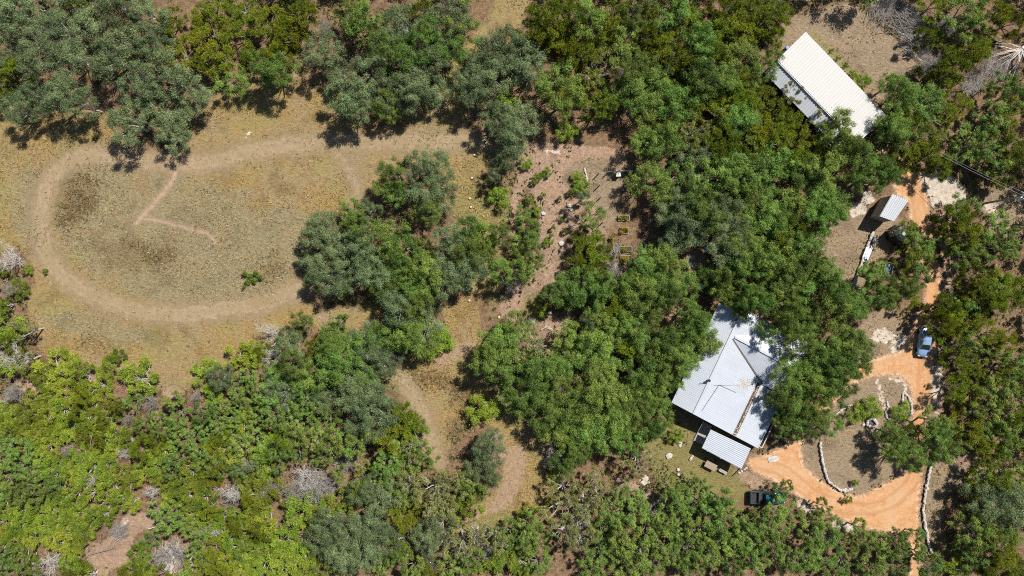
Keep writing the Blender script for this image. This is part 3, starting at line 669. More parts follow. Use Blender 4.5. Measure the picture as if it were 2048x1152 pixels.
sky_tinted_paint = paint("pale_blue_paint_and_sky_tint", (.26, .41, .64), .22, .2)  # pale car in open shade: the sky's blue reflection is put into its colour
cc = P(1848, 684, .6); cc.z = 0
car = tag(empty("parked_car", cc, R_(-97.5)), "light blue saloon parked on the gravel under the drive-side trees", "car")
loft([(-2.28, .66, .32, .78, .86), (-2.12, .82, .26, .93, .99), (-1.7, .89, .24, .99, 1.04), (-1.0, .91, .22, .98, 1.0), (.2, .91, .22, .96, .98), (1.15, .90, .22, .93, .98), (1.7, .87, .24, .84, .92), (2.08, .78, .27, .72, .80), (2.27, .58, .33, .60, .66)], sky_tinted_paint, "body", car)
glasshouse(car, sky_tinted_paint, -1.78, -1.12, .38, 1.2, 1.0, .95, 1.43, .86, .64)
wheels(car, (-1.36, 1.38), .80, .33); car_bits(car, sky_tinted_paint, 4.5, .88, .66, .82, .85, 1.02)
teal = paint("dark_teal_paint", (.012, .12, .14), .25, .2)
tc2 = P(1535, 995.5, .8); tc2.z = 0
truck = tag(empty("pickup_truck", tc2, R_(-1.5)), "dark teal pickup truck parked below the house, nose under oak branches", "truck")
loft([(-.75, .93, .42, 1.08, 1.10), (.8, .93, .40, 1.06, 1.08), (1.6, .92, .40, 1.03, 1.10), (2.3, .88, .42, .96, 1.02), (2.62, .74, .45, .84, .9)], teal, "body", truck)
glasshouse(truck, teal, -.72, -.55, .62, 1.15, 1.07, 1.06, 1.72, .9, .72)
bd = MB()
bd.box((-1.7, .88, .78), (1.9, .10, .62)); bd.box((-1.7, -.88, .78), (1.9, .10, .62)); bd.box((-1.7, 0, .55), (1.9, 1.66, .12))
bd.obj("bed", teal, truck)
MB().box((-1.7, 0, .63), (1.84, 1.62, .04)).obj("bed_liner", M_plast, truck)
MB().box((-2.68, 0, .80), (.07, 1.78, .56)).obj("tailgate", teal, truck)
rl = MB(); rl.beam((-2.6, .88, 1.12), (-.85, .88, 1.12), .06, .05); rl.beam((-2.6, -.88, 1.12), (-.85, -.88, 1.12), .06, .05); rl.beam((-2.62, -.85, 1.12), (-2.62, .85, 1.12), .05, .05); rl.beam((-.8, -.85, 1.14), (-.8, .85, 1.14), .05, .05)
rl.obj("bed_rail", M_dark, truck)
bx = MB().box((-1.15, 0, .86), (.55, 1.55, .42)).obj("tool_box", M_dark, truck)
wheels(truck, (-1.65, 1.62), .83, .38, .26); car_bits(truck, teal, 5.25, .88, .82, .9, .75, 1.2)

# ------------------------------------------------------------------ stones and walls
def stone_mesh(seed, flat=.6):
    rng = np.random.default_rng(seed); bm = bmesh.new(); bmesh.ops.create_icosphere(bm, subdivisions=1, radius=.5)
    for v in bm.verts:
        d = Vector(v.co); k = max(abs(d.x), abs(d.y), abs(d.z)); v.co = d * (.62 + .38 * (.5 / k) / 1.0) * rng.uniform(.86, 1.12); v.co.z *= flat
    me = bpy.data.meshes.new("stone"); bm.to_mesh(me); bm.free(); me.materials.append(M_stone); return me
STONES = [stone_mesh(i) for i in range(6)]
SLABS = [stone_mesh(20 + i, .28) for i in range(3)]
rg = random.Random(9)
def stone_wall(name, pts, label, cat, group=None, h=2, size=.36, closed=False):
    sp = W(spline(pts, closed, 8)); root = empty(name, (sp[0][0], sp[0][1], 0)); tag(root, label, cat, group)
    seg = [(Vector((*sp[i], 0)), Vector((*sp[(i + 1) % len(sp)], 0))) for i in range(len(sp) - (0 if closed else 1))]
    for c in range(h):
        carry = rg.uniform(0, size * .5)
        for a, b in seg:
            L = (b - a).length; d = (b - a).normalized() if L > 1e-6 else Vector((1, 0, 0))
            t = carry
            while t < L:
                p = a + d * t + Vector((-d.y, d.x, 0)) * rg.gauss(0, .05)
                st = link("stone", STONES[rg.randrange(6)], root)
                w = size * rg.uniform(.85, 1.35)
                st.location = p - root.location + Vector((0, 0, .11 + c * .2 + rg.uniform(-.02, .03)))
                st.rotation_euler = (rg.uniform(-.2, .2), rg.uniform(-.2, .2), math.atan2(d.y, d.x) + rg.uniform(-.35, .35))
                st.scale = (w * 1.25, w * rg.uniform(.8, 1.05), w * rg.uniform(.9, 1.25))
                t += size * rg.uniform(.85, 1.1)
            carry = t - L
    return root
stone_wall("stone_wall", [(1640, 884), (1639, 893), (1641, 905), (1643, 920), (1648, 940), (1653, 957), (1662, 967), (1675, 976), (1686, 981), (1702, 977)], "curved low dry-stone wall on the gravel island's lower side", "wall", "dry-stone walls")
stone_wall("stone_wall", [(1864, 922), (1858, 940), (1853, 965), (1849, 985), (1847, 1005), (1845, 1025), (1848, 1045), (1852, 1065), (1855, 1085), (1862, 1105)], "long wavering dry-stone wall along the gravel drive's outer edge", "wall", "dry-stone walls")
stone_wall("stone_wall", [(1745, 464), (1740, 476), (1734, 492), (1727, 512), (1720, 532), (1713, 552), (1705, 577)], "pale straight stone wall from the shed past the tank", "wall", "dry-stone walls", 2, .42)
stone_wall("stone_edging", [(1806, 804), (1804, 792), (1810, 786), (1817, 795), (1822, 806), (1823, 820), (1820, 829), (1814, 831)], "stone edging hooked round the bed nearest the drive", "edging", "bed edgings", 1, .34)
stone_wall("stone_edging", [(1774, 802), (1776, 812), (1771, 826), (1777, 838), (1788, 842), (1798, 838)], "stone edging under the blue-grey shrub's bed", "edging", "bed edgings", 1, .36)
stone_wall("stone_edging", [(1672, 828), (1685, 818), (1698, 811), (1716, 806)], "thin stone edging running up to the two island bushes", "edging", "bed edgings", 1, .3)
stone_wall("stone_edging", [(1168, 338), (1172, 348), (1174, 358), (1176, 372)], "short stone edging beside the garden's row of small trees", "edging", "bed edgings", 1, .3)
stone_wall("stone_edging", [(1186, 455), (1188, 470), (1191, 482)], "pale stones lined up below the lone garden oak", "edging", "bed edgings", 1, .34)
fc = [(1742 + 9.6 * math.cos(t), 845.5 + 8.2 * math.sin(t)) for t in np.linspace(0, 6.283, 9)[:-1]]
fr = stone_wall("fire_ring", fc, "round stone fire ring on the gravel island", "fire ring", None, 2, .36, True)
MB().lathe([(.42, 0), (.4, .03), (.02, .05)], 14, tuple(P(1742, 845.5, 0) - fr.location)).obj("ash_bed", simple("ash", (.09, .085, .08), .95), fr)
def rock(x, y, s, label, cat="rock", name="rock", slab=False, group=None, rz=None, z=None):
    st = link(name, (SLABS if slab else STONES)[rg.randrange(3)]); p = P(x, y, 0); st.location = (p.x, p.y, s[2] * (.12 if slab else .22) if z is None else z)
    st.scale = s; st.rotation_euler = (rg.uniform(-.06, .06), rg.uniform(-.06, .06), rg.uniform(0, 6.28) if rz is None else rz); tag(st, label, cat, group); return st
G_ = "loose pale rocks"
rock(1726.5, 849, (.5, .4, .5), "loose rock lying off the fire ring's outer side", group=G_); rock(1735, 859, (.45, .4, .5), "loose rock just below the fire ring", group=G_)
rock(1547, 918, (1.9, 1.1, .6), "broad pale limestone slab on the drive beside the porch", "slab", "stone_slab", True, "flat stone slabs", .2)
rock(1338.5, 911, (1.1, .95, .9), "square grey slab lying on the lawn", "slab", "stone_slab", True, "flat stone slabs", .5)
rock(1360, 889, (.55, .95, .8), "narrow grey slab on the lawn near the pale shrub", "slab", "stone_slab", True, "flat stone slabs", -.2)
rock(1356, 939, (.55, .5, .6), "upper of the two white rocks at the lawn's lower edge", group=G_); rock(1356.5, 948.5, (.5, .45, .6), "lower of the two white rocks at the lawn's lower edge", group=G_)
rock(1381, 917, (.5, .8, .7), "white rock at the end of the clothesline", group=G_, rz=-.5); rock(1385, 912, (.35, .35, .5), "small rock beside the white clothesline rock", group=G_)
for i, (x, y, t) in enumerate([(1478, 945, "lowest"), (1483, 942, "second lowest"), (1488, 939, "second highest"), (1492, 936, "highest")]):
    rock(x, y, (.45, .38, .5), f"{t} white rock in the short row beside the porch", group=G_)
rock(1123, 487, (.85, .8, .7), "white rock on bare soil beside the footpath", group=G_); rock(1100, 625, (.7, .55, .6), "white rock below the dark garden grove", group=G_)
rock(1087, 427, (.8, .6, .6), "grey rock in the bare garden clearing", group=G_); rock(1138, 411, (.7, .6, .6), "mottled rock beside the garden's small trees", group=G_); rock(1142, 419, (.6, .6, .6), "lower mottled rock beside the garden's small trees", group=G_)
rock(1253, 1075, (.5, .4, .5), "pale rock among the scrub oaks", group=G_)
for i, (x, y, s, t) in enumerate([(1384, 515, 1.0, "uppermost flagstone of the patio behind the house"), (1379, 524, .95, "leftover flagstone at the patio's outer edge"), (1388, 531, 1.05, "lowest flagstone of the patio behind the house"), (1376, 533, .8, "small flagstone at the patio corner")]):
    rock(x, y, (s, s * .75, .5), t, "flagstone", "flagstone", True, "patio flagstones")
M_cut = simple("fresh_cut_wood", (.62, .47, .25), .8, var=.2)
for x, y, t in [(940, 397, "upper pale sawn stump on the green lane edge"), (942, 414, "second pale sawn stump on the green lane edge"), (949, 310, "pale sawn stump at the end of the mown track"), (938, 585, "dark-sided sawn stump at the middle lane's top"), (939, 601, "lower sawn stump at the middle lane's top"), (944, 356, "pale sawn stump beside the oak clump's shade"), (1021, 600, "pale stump on the bare footpath"), (998, 634, "pale stump at the shaded lane edge")]:
    p = P(x, y, 0); s = tag(empty("tree_stump", p), t, "stump", "sawn stumps")
    MB().lathe([(.22, -.05), (.2, .1), (.17, .22)], 12).obj("stump", bark_s if 'bark_s' in globals() else M_wood, s); MB().lathe([(.165, .222), (.02, .235)], 12).obj("cut_face", M_cut, s)

# ------------------------------------------------------------------ garden
M_soil = simple("garden_soil", (.07, .045, .03), .95, var=.4, scale=9)
def bed(x, y, w, d, rz, label, leaf, n, hgt):
    p = P(x, y, 0); r = tag(empty("raised_bed", p, rz), label, "raised bed", "garden raised beds"); h = .3
    for s in (-1, 1):
        MB().box((0, s * d / 2, h / 2), (w + .06, .06, h)).obj("side_board", M_greywood, r); MB().box((s * w / 2, 0, h / 2 - .003), (.06, d - .065, h)).obj("end_board", M_greywood, r)
    MB().box((0, 0, .11), (w - .08, d - .08, .2)).obj("soil", M_soil, r)
    rng = np.random.default_rng(int(x)); k = 9
    cen = np.stack([rng.uniform(-w * .42, w * .42, k), rng.uniform(-d * .4, d * .4, k), rng.uniform(.3, hgt, k)], 1)
    V, F, T = leaf_cloud(rng, cen, rng.uniform(.14, .26, k), n, .14, .7, .8, .3, .7, .6)
    V[:, 2] = np.maximum(V[:, 2], .215)
    o = link("foliage", np_mesh("foliage", V, F, leaf, {"tint": T}), r)
F_veg = foliage("vegetable_leaves", (.07, .12, .01), (.28, .36, .03), .02, .1, .35)
F_ylw = foliage("yellow_leaves", (.20, .18, .01), (.50, .44, .03), .02, .1, .35)
BEDS = [(1247, 436, 1.7, .75, 0, "uppermost timber raised bed, leafy, in the garden's shade edge", F_veg, 500, .5), (1248, 461, 1.3, .9, 0, "raised bed overflowing with one big yellow-green plant", F_ylw, 700, .6),
        (1252, 498, 1.7, .75, .05, "raised bed of bright green plants above the yellow one", F_veg, 600, .5), (1251.5, 517, 1.6, .85, 0, "lowest raised bed, full of yellow plants", F_ylw, 650, .45)]
def garden_extras():
    p = P(1235, 351, 0); hv = tag(empty("bee_hive", p, .05), "pale square hive box standing by the garden fence", "hive")
    Mh = simple("pale_green_paint", (.62, .66, .55), .6, var=.08)
    MB().box((0, 0, .45), (.6, .52, .5)).obj("body", Mh, hv); MB().box((0, 0, .85), (.6, .52, .26)).obj("super", Mh, hv); MB().box((0, 0, 1.02), (.7, .62, .07)).obj("lid", Mh, hv)
    for sx in (-1, 1):
        for sy in (-1, 1): MB().box((sx * .25, sy * .2, .1), (.07, .07, .2)).obj("leg", M_greywood, hv)
    f = tag(empty("garden_fence", P(1196, 349, 0)), "thin wire fence on wooden posts around the garden", "fence")
    line = [(1276, 344), (1256, 344), (1233, 345), (1215, 346), (1196, 349), (1198, 372), (1200, 396), (1202, 420), (1204, 446), (1207, 470)]
    pts = [P(x, y, 0) for x, y in line]; M_w = simple("fence_wire", (.35, .35, .34), .5)
    for q in pts: MB().beam(q, q + Vector((0, 0, 1.6)), .11, .11).obj("post", M_wood, f, f.location)
    for z in (.4, .9, 1.5):
        mb = MB(); mb.tube([q + Vector((0, 0, z)) for q in pts], [.012] * len(pts), 3); mb.obj("wire", M_w, f, f.location)
    mb = MB(); a, b = P(1227, 341.5, 0), P(1266, 342.5, 0); mb.beam(a + Vector((0, 0, .09)), b + Vector((0, 0, .09)), .22, .14)
    tag(mb.obj("timber_beam", M_greywood), "grey timber beam lying above the hive box", "timber", "loose timbers")
    mb = MB(); mb.beam(P(1291, 487, .12), P(1292, 507, .12), .36, .18); tag(mb.obj("timber_beam", M_greywood), "grey timber sleeper standing out beside the garden beds", "timber", "loose timbers")
    mb = MB(); mb.beam(P(1103, 567, .25), P(1102, 596, .25), .42, .1); mb.beam(P(1103, 571, .0), P(1103, 571, .3), .1, .3); mb.beam(P(1102, 592, .0), P(1102, 592, .3), .1, .3)
    tag(mb.obj("plank_bench", M_greywood), "long grey plank bench half hidden under the dark grove", "bench")
    t = tag(empty("trellis", P(1224, 487, 0)), "narrow wooden trellis carrying yellow leaves beside the fence", "trellis")
    for s in (-.35, 0, .35): MB().beam((.0, s * 1.9, 0), (.0, s * 1.9, 1.3), .05, .05).obj("upright", M_wood, t)
    for z in (.5, .9, 1.25): MB().beam((.03, -.75, z), (.03, .75, z), .03, .05).obj("slat", M_wood, t)
    rng = np.random.default_rng(5); cen = np.stack([rng.normal(0, .1, 8), rng.uniform(-.8, .8, 8), rng.uniform(.5, 1.2, 8)], 1)
    V, F, T = leaf_cloud(rng, cen, np.full(8, .22), 380, .13, .6, 1, .3, .4, .7); link("foliage", np_mesh("foliage", V, F, F_ylw, {"tint": T}), t)
    for b_ in BEDS: bed(*b_)
# picnic table and bench by the porch
p = P(1421.5, 931.5, .7); p.z = 0; tb = tag(empty("picnic_table", p, R_(-27)), "brown plank picnic table half in the porch's shadow", "table")
for i in range(6): MB().box((0, -.42 + i * .168, .75), (1.8, .155, .04)).obj("plank", M_wood, tb)
for s in (-1, 1):
    MB().beam((s * .65, -.45, 0), (s * .65, .1, .72), .09, .05).obj("leg", M_wood, tb); MB().beam((s * .65 + .06, .45, 0), (s * .65 + .06, -.1, .72), .09, .05).obj("leg", M_wood, tb)
p = P(1446, 943, .4); p.z = 0; bn = tag(empty("garden_bench", p, R_(-27)), "small pale bench beside the picnic table in the shade", "bench")
for i in range(3): MB().box((0, -.15 + i * .15, .42), (1.3, .13, .035)).obj("plank", M_greywood, bn)
for s in (-1, 1): MB().box((s * .5, 0, .2), (.06, .36, .4)).obj("leg", M_greywood, bn)
# patio table, cooler, yellow cart, drum
p = P(1413.5, 496, .8); p.z = 0; um = tag(empty("patio_umbrella", p), "faded grey-blue patio umbrella in the woods behind the house", "umbrella")
M_cloth = simple("faded_blue_cloth", (.23, .29, .36), .8, var=.2, scale=4); M_cloth2 = simple("pale_cloth", (.62, .60, .55), .8)
for k_ in range(8):
    a0, a1 = k_ * math.pi / 4 + .2, (k_ + 1) * math.pi / 4 + .2
    MB().add([(0, 0, 2.3), (.85 * math.cos(a0), .85 * math.sin(a0), 1.95), (.85 * math.cos(a1), .85 * math.sin(a1), 1.95), (0, 0, 2.27)], [[0, 1, 2], [3, 2, 1]]).obj("cloth_panel", M_cloth2 if k_ in (5, 6) else M_cloth, um)
MB().tube([(0, 0, 0), (0, 0, 2.34)], [.025, .025], 8).obj("pole", M_trim, um); MB().lathe([(.28, 0), (.28, .06), (.05, .1)], 14).obj("base", M_dark, um)
p = P(1403, 571, .4); p.z = 0; co = tag(empty("cooler_box", p, R_(-40)), "long white lidded box under the trees behind the house", "box")
Mw = simple("white_plastic", (.75, .78, .80), .4, var=.05); MB().box((0, 0, .22), (1.0, .48, .42)).obj("body", Mw, co); MB().box((0, 0, .47), (1.04, .52, .07)).obj("lid", Mw, co)
for s in (-1, 1): MB().box((s * .53, 0, .3), (.05, .22, .05)).obj("handle", M_dark, co)
p = P(1463.5, 599, .5); p.z = 0; wbw = tag(empty("wheelbarrow", p, R_(-30)), "yellow wheelbarrow standing above the house roof's top corner", "wheelbarrow")
My = simple("yellow_paint", (.72, .52, .03), .4, var=.15); mb = MB(); mb.add([(-.35, -.2, .35), (.35, -.2, .35), (.35, .2, .35), (-.35, .2, .35), (-.55, -.38, .65), (.55, -.34, .65), (.55, .34, .65), (-.55, .38, .65)], [[0, 1, 2, 3], [0, 4, 5, 1], [1, 5, 6, 2], [2, 6, 7, 3], [3, 7, 4, 0], [3, 2, 1, 0]])
mb.obj("tray", My, wbw)
for s in (-1, 1): MB().beam((.6, s * .1, .3), (-.95, s * .3, .6), .05, .05).obj("handle", M_wood, wbw); MB().beam((-.3, s * .22, .0), (-.25, s * .2, .4), .04, .04).obj("leg", M_dark, wbw)
wl_ = MB().lathe([(.05, -.04), (.2, -.04), (.2, .04), (.05, .04)], 14); wl_.v = [(a + .68, c, b + .2) for a, b, c in wl_.v]; wl_.obj("wheel", M_tyre, wbw)
p = P(1575.5, 95.5, .9); p.z = 0; dr = tag(empty("blue_drum", p), "blue plastic drum against the white barn's end wall", "drum")
Mb = simple("blue_plastic", (.02, .16, .42), .4, var=.15); MB().lathe([(.28, 0), (.3, .1), (.3, .3), (.32, .33), (.3, .36), (.3, .6), (.32, .63), (.3, .66), (.29, .88)], 20).obj("body", Mb, dr); MB().lathe([(.27, .885), (.2, .9), (.02, .9)], 20).obj("lid", Mb, dr)
p = P(1571, 103, .3); p.z = 0; tag(MB().box((0, 0, .3), (.5, .4, .6)).box((0, 0, .62), (.54, .44, .05)).obj("storage_crate", M_dark), "dark crate between the blue drum and the barn wall", "crate").location = p
# things along the stone wall by the tank
p = P(1734.5, 506, .5); p.z = 0; pl = tag(empty("board_stack", p, R_(70)), "stack of white boards leaning along the pale stone wall", "boards")
for i in range(7): MB().box((rg.uniform(-.2, .2), -.42 + i * .14, .55 + rg.uniform(-.05, .05)), (rg.uniform(1.5, 2.4), .11, .05), rg.uniform(-.05, .05)).obj("board", Mw, pl)
for s in (-.6, .6): MB().box((s, 0, .26), (.12, 1.0, .52)).obj("bearer", M_greywood, pl)
p = P(1732, 522, .4); p.z = 0; tg = tag(empty("folded_tarp", p, R_(66)), "small blue tarp folded below the white boards", "tarp")
M_tarp = simple("blue_tarp", (.05, .12, .26), .5, var=.3, scale=6)
mb = MB(); n_ = 9
gridv = [((i / n_ - .5) * 1.0, (j / n_ - .5) * .8, max(.03, .42 - 1.2 * ((i / n_ - .5) ** 4 + (j / n_ - .5) ** 4) * 8 + .05 * math.sin(i * 2.1) * math.cos(j * 1.7))) for i in range(n_ + 1) for j in range(n_ + 1)]
mb.add(gridv, [[i * (n_ + 1) + j, (i + 1) * (n_ + 1) + j, (i + 1) * (n_ + 1) + j + 1, i * (n_ + 1) + j + 1] for i in range(n_) for j in range(n_)]).obj("cover", M_tarp, tg)
p = P(1751, 480, .6); p.z = 0; mw = tag(empty("water_pump", p, R_(60)), "dark pump unit with pale blue casing between wall and tank", "pump")
MB().box((0, 0, .1), (.9, .55, .08)).obj("frame", M_dark, mw); q_ = MB().lathe([(.02, -.35), (.2, -.34), (.23, -.2), (.23, .25), (.16, .33), (.02, .34)], 14); q_.v = [(c - .1, a, b + .42) for a, b, c in q_.v]; q_.obj("motor", simple("pale_blue_paint_and_sky_tint", (.25, .36, .48), .4), mw)
MB().tube([(.25, 0, .35), (.55, 0, .35), (.62, 0, .6), (.62, .3, .6)], [.06, .06, .06, .06], 8).obj("pipe", M_dark, mw); MB().box((-.15, 0, .72), (.3, .24, .16)).obj("control_box", M_trim, mw)
p = P(1775, 537, .5); p.z = 0; trl = tag(empty("utility_trailer", p, R_(75)), "small grey-blue utility trailer half hidden below the tank-side oak", "trailer")
Mt = simple("grey_blue_paint", (.25, .31, .36), .45, var=.3, scale=3); MB().box((0, 0, .5), (1.8, 1.2, .06)).obj("floor", Mt, trl)
for s in (-1, 1): MB().box((0, s * .6, .68), (1.8, .05, .34)).obj("side_panel", Mt, trl); MB().box((s * .9, 0, .675), (.05, 1.14, .33)).obj("end_panel", Mt, trl)
MB().beam((.9, 0, .45), (1.7, 0, .42), .08, .08).obj("drawbar", M_dark, trl); wheels(trl, (0,), .72, .28, .18)
MB().box((-.3, .1, .68), (.8, .7, .3), .3).obj("load", M_tarp, trl)
p = P(1066, 642, .6); p.z = 0; fd = tag(empty("bird_bath", p), "pale green bird bath among bare branches by the footpath", "bird bath")
Mg = simple("verdigris", (.25, .42, .36), .6); MB().lathe([(.16, 0), (.16, .05), (.06, .12), (.06, .62), (.12, .68)], 14).obj("pedestal", Mg, fd); MB().lathe([(.1, .681), (.32, .74), (.34, .82), (.3, .82), (.22, .78), (.02, .76)], 18).obj("bowl", Mg, fd)
p = P(1287, 466, .3); p.z = 0; pt = tag(empty("flower_pot", p), "red flower pot in the shade beside the garden", "pot")
Mr = simple("red_glaze", (.45, .03, .06), .4); MB().lathe([(.14, 0), (.2, .3), (.23, .31), (.23, .36), (.18, .36), (.17, .3), (.02, .29)], 16).obj("pot", Mr, pt); MB().lathe([(.165, .305), (.02, .32)], 14).obj("soil", M_soil, pt)
